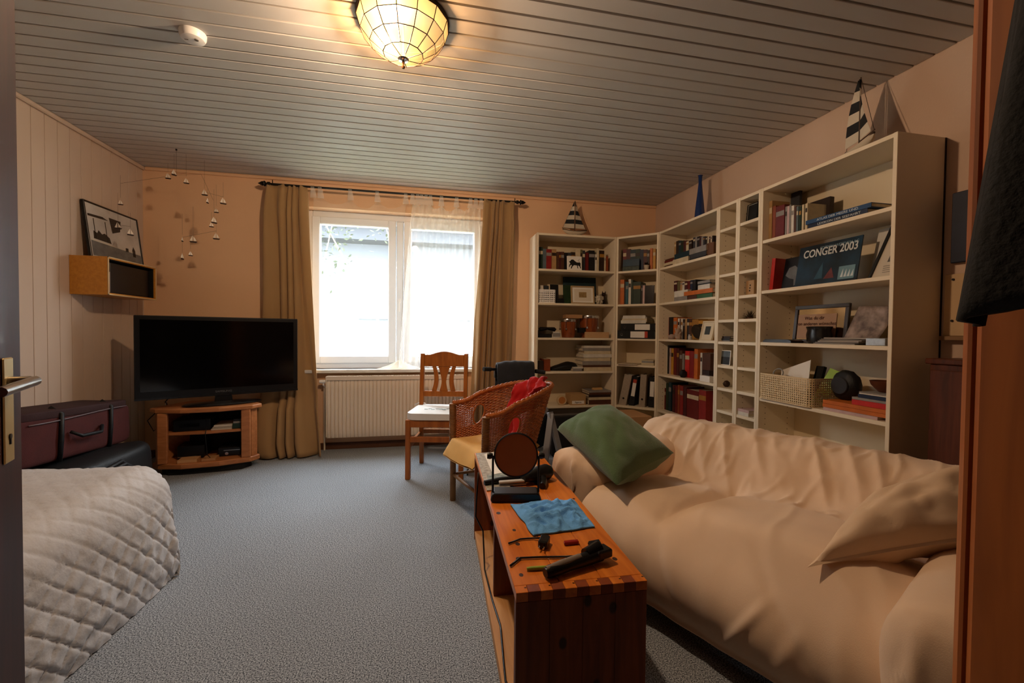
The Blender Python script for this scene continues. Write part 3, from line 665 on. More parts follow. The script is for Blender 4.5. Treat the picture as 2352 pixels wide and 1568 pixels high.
blob(upos('back', 1376, 690, .06, z0+.001), .045, 'shell_ornament', P('shell_white', 'CBBFA8', .6, var=.4, vscale=40), 'pale knobbly shell ornament right of the framed print', 'ornament', (.8, .7, 1.1), .7, 9, 2, 28)
t = thing('cat_figurine', upos('back', 1386, 690, .14, z0), 'dark brown cat figurine behind the shell ornament', 'figurine')
p = LOC[t.name]
MB(Matrix.Translation(p)).lathe([(.0, 0), (.034, .0), (.036, .03), (.026, .075), (.018, .09), (0, .092)], (0, 0, .0006), 14).lathe([(0, .085), (.018, .09), (.024, .105), (.018, .122), (0, .127)], (0, -.008, 0), 14).build('body', P('dark_glaze', '2B1B12', .35), t, smooth='auto')
for s in (-1, 1): MB(Matrix.Translation(p)).add([(s*.006, -.008, .12), (s*.022, -.008, .115), (s*.018, -.008, .145), (s*.014, .004, .12)], [(0, 1, 2), (0, 3, 1), (1, 3, 2), (2, 3, 0)]).build('ear', P('dark_glaze', '2B1B12'), t)
t2 = ubox('back', 1278, 1296, 685, 692, .04, .08, 'small_box', BLACK, 'flat small dark box between the grid basket and framed print', 'box', zb=z0)
# third shelf: drums
z0 = SH[2]
bo = thing('bongo_drums', upos('back', 1338, 768, .12, z0), 'pair of brown bongo drums with chrome hoops on third shelf', 'drums')
DRUM = wood('drum_wood', '9A4F22', '6E3212', 2, .25, coat=.5)
for (a, b2, top) in ((1293, 1331, 731), (1340, 1384, 723)):
    ua, zt = upx('back', a, top, .06); ub, _ = upx('back', b2, top, .06); r = (ub-ua)/2; c = UM['back'] @ V(((ua+ub)/2, .06+r, z0)); h = zt-z0-.004
    sh = MB(Matrix.Translation(c)).lathe([(0, .001), (r*.72, .001), (r*.76, .01), (r*.93, h*.6), (r*.94, h-.012), (0, h-.012)], n=24).build('drum_shell', DRUM, bo, smooth='auto')
    MB(Matrix.Translation(c)).lathe([(r*.90, h-.026), (r*1.0, h-.026), (r*1.02, h-.012), (r*.99, h), (r*.92, h), (r*.90, h-.012)], n=24).build('hoop', CHROME, sh, smooth='auto')
    MB(Matrix.Translation(c)).lathe([(0, h-.006), (r*.92, h-.006), (r*.92, h-.003), (0, h-.003)], n=24).build('drum_skin', P('drum_skin', 'CDB48C', .7), sh)
    for k_ in range(5):
        a_ = 2*PI*k_/5-.9; q = c+V((r*.99*math.cos(a_), r*.99*math.sin(a_), 0))
        MB().tube([q+V((0, 0, h-.02)), q+V((0, 0, h*.45))], .003, 6).box(q.x-.007, q.y-.007, z0+h*.42, q.x+.007, q.y+.007, z0+h*.5).build('tuning_lug', CHROME, sh)
ua, _ = upx('back', 1331, 745, .12); ub, _ = upx('back', 1340, 745, .12)
bx('bridge', BLACK, bo, ua-.012, .09, z0+.05, ub+.012, .15, z0+.10, M=UM['back'])
ubox('back', 1347, 1399, 762, 770, .02, .05, 'flat_box', P('kraft_cream', 'C69F72', .7), 'flat cream box in front of the right bongo drum', 'box', zb=z0)
o = ubox('back', 1300, 1338, 722, 729, .09, .10, 'wooden_box', P('pale_wood_box', 'B3875A', .6, var=.2), 'small pale wooden box lying across the left bongo drum', 'box', zb=upx('back', 1316, 731, .06)[1]+.002)
t = thing('telephone', upos('back', 1260, 769, .1, z0), 'black desk telephone at left end of the third shelf', 'telephone')
ua, zt = upx('back', 1238, 745, .04); ub, _ = upx('back', 1284, 750, .04); M = UM['back']
ua = max(ua, .024)
MB(M).prism([(.04, z0+.0006), (.20, z0+.0006), (.20, z0+.075), (.05, z0+.035)], lambda u, v, q: (q, u, v), ua, ub).build('base', BLACK, t, bevel=.004)
MB(M).tube([(ua+.02, .09, z0+.075), (ua+.03, .09, z0+.082), ((ua+ub)/2, .10, z0+.088), (ub-.03, .11, z0+.082), (ub-.015, .11, z0+.07)], [.018, .02, .013, .02, .018], 10).build('handset', BLACK, t, smooth='auto')
for i in range(3): stack('back', 1271, 1286, [768-3.4*i], z0+.0095*i, [['white', 'grey', 'white'][i]], d=.006, depth=.03, where=['under two more beside the telephone', 'between two more beside the telephone', 'topmost of three beside the telephone'][i])
# fourth shelf
z0 = SH[1]
book_solid(UM['back'], .095, .155, .04, .2, z0+.0006, z0+.115, 'rust', 'rust red book standing left on fourth shelf of bookcase beside window', 'books on the fourth shelf of the bookcase beside window')
book_solid(UM['back'], .03, .09, .05, .2, z0+.0006, z0+.10, 'dark brown', 'dark brown book at left end, fourth shelf of bookcase beside window', 'books on the fourth shelf of the bookcase beside window')
def satf(u, v):
    a = 2*PI*u; ua, ub = .17, .46; x = ua+(ub-ua)*v
    hh = .03+.075*v**.8; ry = .085; e = math.sin(PI*min(1, max(0, v*.98+.01)))**.3
    return UM['back'] @ V((x, .13+ry*math.cos(a)*e, max(z0+.001, z0+hh*(1+.12*nz(v*4, u*5))*(.5+.5*math.sin(a))*e+.002)))
MB().grid(24, 14, satf, cu=True).build('document_pouch', BLACKN, None, smooth=True, label='slumped black document pouch on the fourth shelf', cat='bag')
stack('back', 1340, 1403, [843, 838, 829, 821, 813, 806, 799, 794], z0, ['cream', 'brown', 'grey', 'cream', 'white', 'cream', 'grey', 'white'], d=.03, depth=.22, where='on fourth shelf beside window')
stack('back', 1318, 1338, [846, 843], z0, ['grey', 'white'], d=.004, depth=.24, where='of magazines left of tall pile')
# lowest shelf
z0 = SH[0]
t = thing('alarm_clock', upos('back', 1290, 922, .06, z0), 'round cream and orange clock at left of lowest shelf', 'clock')
cc = upos('back', 1290, 911, .06, z0+.048)
MB().lathe([(0, -.015), (.045, -.015), (.047, -.008), (.047, .02), (0, .02)], cc, 24, 'y').build('case', P('cream_case', 'CDB58C', .5), t, smooth='auto')
MB().lathe([(0, -.0165), (.034, -.0165), (.034, -.015), (0, -.015)], cc, 24, 'y').build('dial', P('orange_dial', 'B9773A', .6), t)
o = ubox('back', 1311, 1346, 906, 922, .03, .16, 'cardboard_carton', P('carton', 'B48F5E', .8), 'tan carton with a pale label on lowest shelf beside window', 'box', zb=z0)
ua, za = upx('back', 1314, 910, .03); ub, zb_ = upx('back', 1342, 918, .03)
bx('label_plate', PAPER, o, ua, .0292, z0+.012, ub, .03, z0+.042, M=UM['back'])
text('lettering', 'Zigarren', .02, UM['back'] @ Matrix.Translation(((ua+ub)/2, .0285, z0+.02)) @ Matrix.Rotation(PI/2, 4, 'X'), INK, o, 'CENTER')
stack('back', 1352, 1404, [918, 912, 906, 901, 897], z0, ['brown', 'cream', 'dark brown', 'brown', 'grey'], d=.03, depth=.2, where='on lowest shelf beside window')
c = upos('back', 1372, 890, .11, z0+.112)
MB().tube([c+V((-.05, 0, .022)), c+V((.05, .01, .022))], .022, 14).build('paper_roll', P('kraft_roll', 'C9A066', .8), None, smooth='auto', label='short tan paper roll on top of the lowest flat pile', cat='paper roll')
# ------------------------------------------------------------------ narrow corner bookcase
row('corner', SH[4], [(1431, 1439, 572, 'dark red'), (1439, 1448, 572, 'maroon'), (1448, 1460, 573, 'dark teal'), (1460, 1470, 572, 'dark green'), (1470, 1478, 573, 'dark blue'), (1478, 1486, 573, 'maroon'), (1486, 1492, 574, 'dark brown'), (1493, 1499, 570, 'orange'), (1500, 1506, 571, 'yellow')], d=.08)
o, M, w_, h_ = board('corner', 1430, 1468, 596, SH[4], .03, .012, 'picture_book', P('cover_sky', '1F4156', .4, var=.3, vscale=12), 'blue picture book facing forward on top corner shelf', 'book', .12)
face(M, -w_/2, 0, w_/2, h_*.38, 'shore_print', P('shore_print', '4E5A50', .6, var=.5, vscale=40), o); face(M, -w_/2, h_*.38, w_/2, h_*.42, 'horizon_print', P('horizon_print', '12232C', .6), o, .001)
t = thing('potted_plant', upos('corner', 1485, 617, .045, SH[4]), 'tiny dark plant in a white pot, top corner shelf', 'plant')
p = LOC[t.name]
MB(Matrix.Translation(p)).lathe([(0, .0006), (.018, .0006), (.025, .042), (.025, .046), (.021, .046), (.02, .038), (0, .038)], n=18).build('pot', P('pot_white', 'C9BBA4', .6), t, smooth='auto')
mb = MB(Matrix.Translation(p+V((0, 0, .04))))
for i in range(46):
    a = i*2.4; e = random.uniform(.3, 1.3); d = V((math.cos(a)*math.cos(e), math.sin(a)*math.cos(e), math.sin(e))); s = V((-d.y, d.x, 0)).normalized()*.006; L_ = random.uniform(.02, .045)
    mb.add([s*-.2, d*L_*.5-s, d*L_, d*L_*.5+s], [(0, 1, 2, 3)])
mb.build('foliage', P('dark_leaf', '20160F', .6), t, kind='stuff')
row('corner', SH[3], [(1425, 1434, 642, 'orange'), (1435, 1437, 646, 'dark grey'), (1437.5, 1443, 647, 'teal'), (1444, 1449.5, 641, 'white'), (1450, 1454, 643, 'dark green'), (1454.5, 1472, 647, 'dark green'), (1473, 1476, 653, 'dark brown'), (1476.5, 1481, 655, 'pink')], d=.06)
o, M, w_, h_ = board('corner', 1481, 1502, 655, SH[3], .05, .012, 'photo_book', P('gloss_dark', '241A18', .12, var=.3, vscale=15), 'glossy dark photo book leaning at right of second corner shelf', 'book', .1)
def binder(unit, u0, u1, d, z0, h, label, spine, lean=0, flat=False, lab=(.15, .6), red=False, wid=.9):
    """lever arch file: board shell, paper, finger ring and label"""
    M = UM[unit]
    if flat: M = M @ Matrix.Translation((u0, d, z0)) ; W_, H_ = u1-u0, h
    t = thing('ring_binder', M @ (V((0, 0, 0)) if flat else V((u0, d, z0))), label, 'binder', 'lever arch files in the corner bookcase')
    if flat:
        MB(M).box(0, 0, 0, W_, .003, H_).box(0, .003, 0, W_, .20, .003).box(0, .003, H_-.003, W_, .20, H_).build('cover', spine, t, bevel=.001)
        MB(M).box(.01, .006, .006, W_-.01, .195, H_-.008).build('paper_block', PAPER, t)
        bx('label_plate', PAPER, t, W_*lab[0], -.0008, H_*.1, W_*lab[1], .0, H_*.9, M=M)
        if red: bx('label_stripe', P('label_red', 'B5402C', .7), t, W_*lab[1], -.0008, H_*.1, W_*(lab[1]+.08), 0, H_*.9, M=M)
        MB(M).tube([(W_*.12+.011*math.cos(a), -.0008, H_*.5+.011*math.sin(a)) for a in [2*PI*i/16 for i in range(16)]], .0013, 5, closed=True).build('finger_ring', CHROME, t)
    else:
        M = M @ Matrix.Translation((u0, d, z0+.001)) @ Matrix.Rotation(lean, 4, 'Y'); W_, H_ = u1-u0, h
        MB(M).box(0, 0, 0, W_, .003, H_).box(0, .003, 0, .003, .19, H_).box(W_-.003, .003, 0, W_, .19, H_).build('cover', spine, t, bevel=.001)
        MB(M).box(.006, .006, .004, W_-.008, .185, H_-.012).build('paper_block', PAPER, t)
        if lab: bx('label_plate', PAPER, t, W_*.16, -.0008, H_*lab[0], W_*.84, 0, H_*lab[1], M=M)
        if red: bx('label_stripe', P('label_red', 'B5402C', .7), t, W_*.16, -.0008, H_*lab[1], W_*.84, 0, H_*(lab[1]+.12), M=M)
        MB(M).lathe([(0, -.0009), (.010, -.0009), (.010, 0), (0, 0)], (W_*.5, 0, H_*.24), 14, 'y').build('finger_hole', INK, t)
    return t
GREYB = P('grey_marbled_file', 'A89A88', .8, var=.15, vscale=60)
z0 = SH[2]; M = UM['corner']
binder('corner', .024, .376, -.008, z0+.0006, .074, 'lower of two black files lying flat, white and red label', BLACKM, flat=True, lab=(.36, .74), red=True)
binder('corner', .05, .372, .012, z0+.0755, .066, 'upper of two black files lying flat, white label', BLACKM, flat=True, lab=(.42, .86))
for i in range(4): stack('corner', 1427+i, 1484, [735-3.6*i], z0+.1425+.0155*i, [['white', 'cream', 'grey', 'white'][i]], d=.04, depth=.2, where=['bottom one above two black files', 'second one above two black files', 'third one above two black files', 'topmost above two black files'][i])
o = MB(M @ Matrix.Translation((.12, .08, .7906)) @ Matrix.Rotation(.06, 4, 'Z')).box(-.095, -.10, 0, .095, .13, .004).build('paper_sheaf', P('loose_paper', 'CBBBA2', .9), None, label='loose paper sheaf overhanging the fourth corner shelf', cat='paper')
stack('corner', 1473, 1500, [833, 829, 827], .79, ['cream', 'grey', 'cream'], d=.02, depth=.2, where='at right of the fourth corner shelf')
z0 = SH[0]
t = binder('corner', .03, .102, .03, z0, .31, 'wide grey marbled file leaning right in the corner bookcase', GREYB, lean=.19, lab=None)
binder('corner', .125, .175, .05, z0, .29, 'black file with red-topped label beside leaning grey file', BLACKM, lean=.14, lab=(.33, .78), red=True)
binder('corner', .228, .285, .03, z0, .31, 'grey file standing nearly upright, second from right', GREYB, lean=.05, lab=None)
binder('corner', .310, .366, .06, z0, .285, 'black file with white label, rightmost in the corner bookcase', BLACKM, lean=.03, lab=(.36, .86))
# ------------------------------------------------------------------ bookcase right of the corner
z0 = SH[4]
stack('right', 1525, 1545, [608, 602, 597, 594], z0, ['brown', 'cream', 'dark red', 'brown'], d=.03, depth=.15, where='at left, top shelf right of corner')
stack('right', 1547, 1581, [592, 580], z0, ['cream', 'dark teal'], d=.015, depth=.2, where='at middle of top shelf right of corner')
zz = max(upx('right', 1564, 580, .015)[1], z0+.03)+.001
row('right', z0, [(1549, 1553, 556, 'tan'), (1553, 1559, 553, 'dark brown'), (1559, 1564, 553, 'dark teal'), (1564, 1570, 553, 'dark green'), (1570, 1576, 553, 'maroon'), (1576, 1582, 554, 'cream'), (1582, 1589, 552, 'dark brown')], d=.05, zbase=zz, extra=' on flat pair')
stack('right', 1583, 1620, [590, 580, 567], z0, ['black', 'dark grey', 'grey'], d=.015, depth=.2, where='at right, top shelf right of corner')
zz = upx('right', 1600, 567, .015)[1]+.001
row('right', z0, [(1592, 1597, 545, 'dark grey'), (1597, 1601, 544, 'grey'), (1601, 1607, 543, 'black'), (1607, 1611, 543, 'maroon'), (1611, 1615, 543, 'grey'), (1615, 1619, 543, 'dark grey')], d=.05, zbase=zz, extra=' on grey pile')
ubox('right', 1621, 1639, 560, 586, .03, .12, 'wooden_box', P('brown_box', '6B4526', .6, var=.2), 'brown wooden box at right end of top shelf', 'box', zb=z0)
zz = upx('right', 1630, 560, .03)[1]+.001
row('right', z0, [(1621, 1624, 543, 'dark brown'), (1625, 1628, 543, 'cream'), (1628.5, 1632, 543, 'brown'), (1632.5, 1635, 542, 'cream'), (1635.5, 1638, 541, 'dark brown')], d=.05, zbase=zz, extra=' on brown box', depth=.1)
z0 = SH[3]
stack('right', 1547, 1577, [681, 667], z0, ['grey', 'white'], d=.01, depth=.2, where='at left of second shelf right of corner')
zz = upx('right', 1562, 667, .01)[1]+.002
stack('right', 1600, 1633, [674], z0, ['green'], d=.012, depth=.2, where='under the orange atlas, second shelf')
zz2 = upx('right', 1616, 674, .012)[1]+.001
u0, _ = upx('right', 1571, 670, .012); u1, _ = upx('right', 1637, 662, .012)
bx('book_support', cmat('brown'), None, u0+.02, .02, z0+.0006, upx('right', 1598, 670, .012)[0], .22, zz2, M=UM['right'], label='brown box under left half of the orange atlas', cat='box')
book_solid(UM['right'], u0, min(u1, .779), .012, .25, zz2+.001, zz2+.034, 'orange', 'large orange atlas lying flat on the second shelf', 'flat books on the bookcase right of the corner', flat=True)
row('right', z0, [(1548, 1555, 645, 'maroon'), (1556, 1562, 646, 'olive'), (1562.5, 1567, 646, 'tan'), (1567.5, 1571.5, 647, 'white')], d=.05, zbase=zz, extra=' on white pile')
row('right', z0, [(1573, 1579, 646, 'maroon'), (1579.5, 1585, 645, 'dark red'), (1585.5, 1591, 643, 'dark blue'), (1591.5, 1598, 642, 'black')], d=.05, zbase=zz2+.0345, extra=' on orange atlas')
stack('right', 1602, 1631, [653, 650, 644], zz2+.035, ['white', 'black', 'grey'], d=.02, depth=.16, where='on top of the orange atlas')
z0 = SH[2]
row('right', z0, [(1526, 1536, 729, 'red'), (1537, 1546, 728, 'black'), (1547, 1555, 729, 'orange'), (1557, 1561, 731, 'white'), (1561.5, 1564, 732, 'brown'), (1564, 1568, 731, 'white'), (1569, 1573, 733, 'dark brown'), (1573.5, 1578, 732, 'tan'), (1578.5, 1583, 732, 'dark grey'), (1583, 1590, 732, 'brown'), (1590, 1604, 733, 'ochre'), (1604, 1614, 736, 'yellow')], d=.10, depth=.15)
c = upos('right', 1601, 776, .07, z0+.066)
MB(frame(c, V((0, -1, 0)), V((.94, 0, .34)))).lathe([(0, -.012), (.055, -.012), (.062, 0), (.06, .012), (.02, .016), (0, .016)], (0, 0, 0), 24, 'y').build('round_plate', P('dark_plate', '2A2118', .4), None, smooth='auto', label='round dark plate leaning on ochre book, third shelf', cat='plate')
t, M, w_, h_ = framed('right', 1606, 1634, 736, z0, .03, 'cream frame with small dark portrait leaning on third shelf', P('cream_frame', 'D8C9A8', .5), [P('cream_mount', 'D8CBAF', .7)], .012, .22)
MB(M).box(-w_*.2, .0048, h_*.3, w_*.22, .006, h_*.72).build('print', P('dark_print', '3F4440', .6, var=.3, vscale=30), t)
blob(upos('right', 1543, 777, .04, z0+.001), .03, 'pebble_ornament', P('mauve_stone', 'A88F80', .6, var=.2), 'round mauve stone at left of third shelf', 'ornament', (1, 1, .8), .1)
blob(upos('right', 1558, 777, .04, z0+.001), .034, 'coral_ornament', P('coral_pale', 'B59C88', .7, var=.2), 'branched pale coral piece in front of third shelf books', 'ornament', (.7, .6, 1.5), 1.1, 4, 5, 30)
p = upos('right', 1585, 777, .03, z0)
t = thing('spice_jar', p, 'tiny white and red labelled jar on third shelf', 'jar')
MB(Matrix.Translation(p)).lathe([(0, .0006), (.016, .0006), (.016, .03), (.012, .034), (0, .034)], n=16).build('glass', P('jar_white', 'B5ADA0', .3), t, smooth='auto'); MB(Matrix.Translation(p)).lathe([(0, .0345), (.013, .0345), (.013, .044), (0, .044)], n=16).build('lid', CHROME, t, smooth='auto')
z0 = SH[1]
row('right', z0, [(1524, 1529, 792, 'white'), (1529.5, 1537, 793, 'black'), (1538, 1541, 799, 'pink'), (1542, 1547, 800, 'yellow'), (1548, 1554, 799, 'dark red'), (1554.5, 1560, 800, 'maroon'), (1561, 1567, 805, 'brown'), (1567.5, 1571, 812, 'grey')], d=.09)
row('right', z0, [(1574, 1584, 806, 'bright red', .0), (1585, 1594, 807, 'red', .0), (1595, 1603, 801, 'orange', .0), (1609, 1613, 810, 'white', .0), (1613.5, 1632, 811, 'brown', 0)], d=.07, extra=' after the gap')
o = ubox('right', 1607, 1630, 861, 876, .008, .05, 'card_box', PAPER, 'small white box at front right of fourth shelf', 'box', zb=z0)
ubox('right', 1613, 1629, 849, 861, .012, .04, 'leather_case', P('dark_leather', '24130F', .4), 'dark red-brown case on top of small white box', 'case', zb=upx('right', 1618, 861, .008)[1]+.001)
blob(upos('right', 1569, 866, .035, z0+.001), .032, 'pouch', BLACKN, 'small black pouch in front of fourth shelf books', 'pouch', (1, .6, 1.1), .2)
z0 = SH[0]
row('right', z0, [(1525, 1529, 891, 'dark red'), (1530, 1535, 880, 'dark green'), (1536, 1542, 878, 'dark teal'), (1545, 1550, 884, 'maroon'), (1551, 1556, 886, 'dark red'), (1557, 1561, 884, 'rust'), (1562, 1569, 886, 'red'), (1570, 1577, 888, 'maroon'), (1578, 1605, 896, 'dark red'), (1605.5, 1622, 896, 'red')], d=.07)
# ------------------------------------------------------------------ slim towers
stack('tower1', 1649, 1676, [781, 777, 772], 1.036, ['grey', 'black', 'dark brown'], d=.03, depth=.14, where='in the left slim tower')
o, M, w_, h_ = board('tower1', 1645, 1677, 803, .865, .03, .003, 'postcard', PAPER, 'black and white landscape postcard standing in left slim tower', 'postcard', .08)
face(M, -w_*.46, h_*.04, w_*.46, h_*.55, 'ground_print', P('photo_black', '1B1D1D', .4, var=.5, vscale=60), o); face(M, -w_*.46, h_*.55, w_*.46, h_*.95, 'sky_print', P('photo_grey', '5A6468', .4, var=.3, vscale=12), o)
blob(upos('tower1', 1667, 886, .08, .701), .028, 'stone', P('dark_stone', '3A2416', .5, var=.3), 'dark round stone on a left slim tower shelf', 'stone', (1, 1, .9), .15)
t, M, w_, h_ = framed('tower2', 1713, 1737, 471, 1.847, .04, 'black framed dark photograph at top of right slim tower', BLACK, [P('white_line', 'B9B3A6', .5)], .005, .1)
MB(M).box(-w_/2+.008, .0055, .008, w_/2-.008, .0062, h_-.008).build('print', P('dark_photo', '15171A', .3, var=.4, vscale=20), t)
o = ubox('tower2', 1714, 1732, 645, 674, .05, .04, 'wooden_block', P('pale_block', 'B08A5C', .6, var=.15), 'pale wooden block with dark marks in right slim tower', 'block', zb=1.353)
ua, za = upx('tower2', 1722, 650, .05)
for q in range(3): MB(UM['tower2']).box(ua-.004+.003*q, .0488, 1.38+.018*q, ua+.006+.002*q, .05, 1.39+.018*q).build('mark', INK, o)
p = upos('tower2', 1722, 731, .07, 1.193)
t = thing('dried_plant', p, 'small dried plant ornament in right slim tower', 'plant')
mb = MB(Matrix.Translation(p))
for i in range(60):
    a = i*2.4; e = random.uniform(.1, 1.45); d = V((math.cos(a)*math.cos(e), math.sin(a)*math.cos(e), math.sin(e))); s = V((-d.y, d.x, 0)).normalized()*.004; L_ = random.uniform(.03, .085)
    mb.add([s*-.3+V((0, 0, .004)), d*L_*.5-s, d*L_, d*L_*.5+s], [(0, 1, 2, 3)])
mb.build('foliage', P('dry_leaf', '4A3A22', .7, var=.4), t, kind='stuff'); MB(Matrix.Translation(p)).lathe([(0, .0006), (.02, .0006), (.022, .012), (0, .012)], n=12).build('base', P('clay', '6B4A30', .7), t)
stack('tower2', 1692, 1720, [946, 940], .537, ['white', 'pink'], d=.01, depth=.15, where='low in the right slim tower')
# ------------------------------------------------------------------ wide bookcase behind the sofa
z0 = SH[4]; M = UM['big']
o, M, w_, h_ = board('big', 1766, 1834, 453, z0, .20, .02, 'photo_album', cmat('dark grey'), 'tall dark album at back of wide bookcase top shelf', 'book', .03)
row('big', z0, [(1765, 1774, 462, 'tan'), (1775, 1782, 473, 'rust'), (1782.5, 1802, 472, 'dark red'), (1804, 1808, 474, 'grey'), (1808.5, 1813, 473, 'pink'), (1813.5, 1817, 470, 'grey'), (1818, 1824, 472, 'white'), (1824.5, 1829, 474, 'brown'), (1829.5, 1834, 474, 'grey blue'), (1835, 1841, 474, 'dark green'), (1842.5, 1847, 470, 'cream'), (1850, 1855, 467, 'cream')], d=.045, depth=.13)
o, M, w_, h_ = board('big', 1857, 1904, 466, z0, .17, .03, 'photo_album', cmat('dark brown'), 'wide dark brown album standing right of the cream books', 'book', .04)
ua, _ = upx('big', 1851, 515, .004); ub, _ = upx('big', 1992, 480, .004); M = UM['big']
for i, (b2, t_) in enumerate((('BAEDEKER ATLAS DER MEERE', 0), ('LAROUSSE DES SCHIFFES', 0))[::-1]):
    o = book_solid(M, ua+.012*(1-i), ub+.02*i, .002+.004*(1-i), .25, z0+.0006+.0225*i, z0+.0226+.0225*i, ['dark blue', 'blue'][i], ['lower of two flat blue atlases on wide bookcase top shelf', 'upper of two flat blue atlases on wide bookcase top shelf'][i], 'flat blue atlases', flat=True)
    text('lettering', ['LEXIKON DER SEEFAHRT', 'ATLAS DER MEERE UND'][i], .017, M @ Matrix.Translation((ua+.07, .0012+.004*(1-i), z0+.006+.0225*i)) @ Matrix.Rotation(PI/2, 4, 'X'), P('silver_print', 'C9D2D6', .4), o, sx=1.25)
z0 = SH[3]
# red-spined dolphin book standing at an angle
ua, zt = upx('big', 1771, 592, .06); M2 = M @ Matrix.Translation((ua, .05, z0)) @ Matrix.Rotation(.10, 4, 'Y') @ Matrix.Rotation(.25, 4, 'Z')
o = MB(M2).box(0, 0, .004, .022, .17, .205).build('book', cmat('bright red'), None, bevel=.001, label='red-spined book leaning at left end of second shelf', cat='book')
o2 = MB(M @ Matrix.Translation((ua+.05, .09, z0+.0006)) @ Matrix.Rotation(-.16, 4, 'X')).box(0, 0, 0, .15, .012, .20).build('picture_book', P('cover_sea', '151A20', .3, var=.4, vscale=14), None, bevel=.001, label='dark book with grey dolphin cover left of blue calendar', cat='book')
MD = M @ Matrix.Translation((ua+.05, .09, z0+.0006)) @ Matrix.Rotation(-.16, 4, 'X')
MB(MD).prism([(.02, .09), (.04, .135), (.08, .145), (.11, .12), (.13, .07), (.115, .03), (.09, .02), (.085, .06), (.05, .07)], lambda u, v, t: (u, t, v), -.0012, .0002).build('dolphin_print', P('dolphin_grey', '6E7072', .5, var=.3, vscale=20), o2)
# calendar
ua, za = upx('big', 1830, 567, .04); ub, zb_ = upx('big', 1973, 535, .04)
Wc = ub-ua; Hc = zb_-z0-.004
MC = M @ Matrix.Translation((ua, .03, z0+.0006)) @ Matrix.Rotation(-.16, 4, 'X')
SEA = P('calendar_sea', '163A52', .3, col2='05101A', vscale=7)
o = MB(MC).box(0, 0, 0, Wc, .006, Hc).build('wall_calendar', SEA, None, label='blue sailing calendar reading CONGER 2003 on the wide bookcase', cat='calendar')
SILV = P('calendar_print', 'C8CCCB', .5)
def flat_text(n_, body, size, x, z, MM, mat, par, align='LEFT', sx=1, y=-.0012, bold=0): return text(n_, body, size, MM @ Matrix.Translation((x, y, z)) @ Matrix.Rotation(PI/2, 4, 'X'), mat, par, align, sx, bold)
flat_text('title_lettering', 'CONGER 2003', .062, Wc*.96, Hc*.71, MC, SILV, o, 'RIGHT', .80, bold=.0012)
flat_text('subtitle_lettering', 'EDITION WESTVERLAG', .022, Wc*.96, Hc*.86, MC, P('calendar_print_dim', '7E9AA8', .5), o, 'RIGHT', .95)
MB(MC).box(Wc*.72, -.0012, Hc*.06, Wc*.96, .0002, Hc*.36).build('inset_photo', P('inset_sea', '6E95A5', .4, var=.25, vscale=14), o)
mb = MB(MC)
for i in range(4): x = Wc*(.755+.05*i); mb.add([(x, -.0016, Hc*.11), (x+Wc*.04, -.0016, Hc*.11), (x+Wc*.035, -.0016, Hc*(.31-.015*i))], [(0, 1, 2)])
mb.build('inset_sails', P('sail_print', 'C9D6DA', .5), o)
MB(MC).add([(Wc*.49, -.0013, Hc*.12), (Wc*.66, -.0013, Hc*.12), (Wc*.6, -.0013, Hc*.38)], [(0, 1, 2)]).build('red_sail', P('red_sail_print', '6E3234', .5, var=.3, vscale=30), o)
MB(MC).add([(Wc*.33, -.0013, Hc*.14), (Wc*.47, -.0013, Hc*.14), (Wc*.45, -.0013, Hc*.55)], [(0, 1, 2)]).build('pale_sail', P('pale_sail_print', '2B5468', .5, var=.3, vscale=10), o)
# framed print and white sheet right of it
ua, za = upx('big', 1980, 560, .06)
MS = M @ Matrix.Translation((ua-.01, .12, z0+.0006)) @ Matrix.Rotation(-.22, 4, 'X')
o = MB(MS).box(0, 0, 0, .19, .003, .27).build('paper_sheet', P('white_sheet', 'C9C6BD', .8), None, label='large white paper sheet behind the tilted black frame', cat='paper')
ub, _ = upx('big', 1986, 636, .02)
MT = M @ Matrix.Translation((ub, .035, z0+.0006)) @ Matrix.Rotation(-.2, 4, 'X') @ Matrix.Rotation(.0, 4, 'Y') 
t = thing('framed_picture', MT @ V((0, 0, 0)), 'black edged frame with pale mount leaning at right of second shelf', 'picture frame')
def shx(x, z): return x+z*.26
def slab(x0, x1, za, zb2, y0, y1): return MB(MT).prism([(shx(x0, za), za), (shx(x1, za), za), (min(.192, shx(x1, zb2)), zb2), (shx(x0, zb2), zb2)], lambda u, v, t_: (u, t_, v), y0, y1)
Wf = .778-ub
mb = MB(MT).prism([(0, 0), (.012, 0), (.012+.07, .27), (.07, .27)], lambda u, v, t_: (u, t_, v), 0, .02)
mb.prism([(.07, .262), (Wf, .262), (Wf, .272), (.07, .272)], lambda u, v, t_: (u, t_, v), 0, .02).build('moulding', BLACK, t)
MB(MT).prism([(.012, .002), (Wf, .002), (Wf, .262), (.08, .262)], lambda u, v, t_: (u, t_, v), .008, .012).build('mount', P('pale_mount', 'C6BBA8', .7), t)
MB(MT).prism([(.075, .075), (Wf, .075), (Wf, .235), (.118, .235)], lambda u, v, t_: (u, t_, v), .0065, .008).build('print', P('grey_photo', '5F5A54', .5, col2='2B2926', vscale=7), t)
mb = MB(MT)
for i in range(4): mb.box(.06, .0068, .055-.01*i, .10-.006*(i % 2), .008, .057-.01*i)
mb.build('caption_lines', P('caption_grey', '7A7268', .7), t)
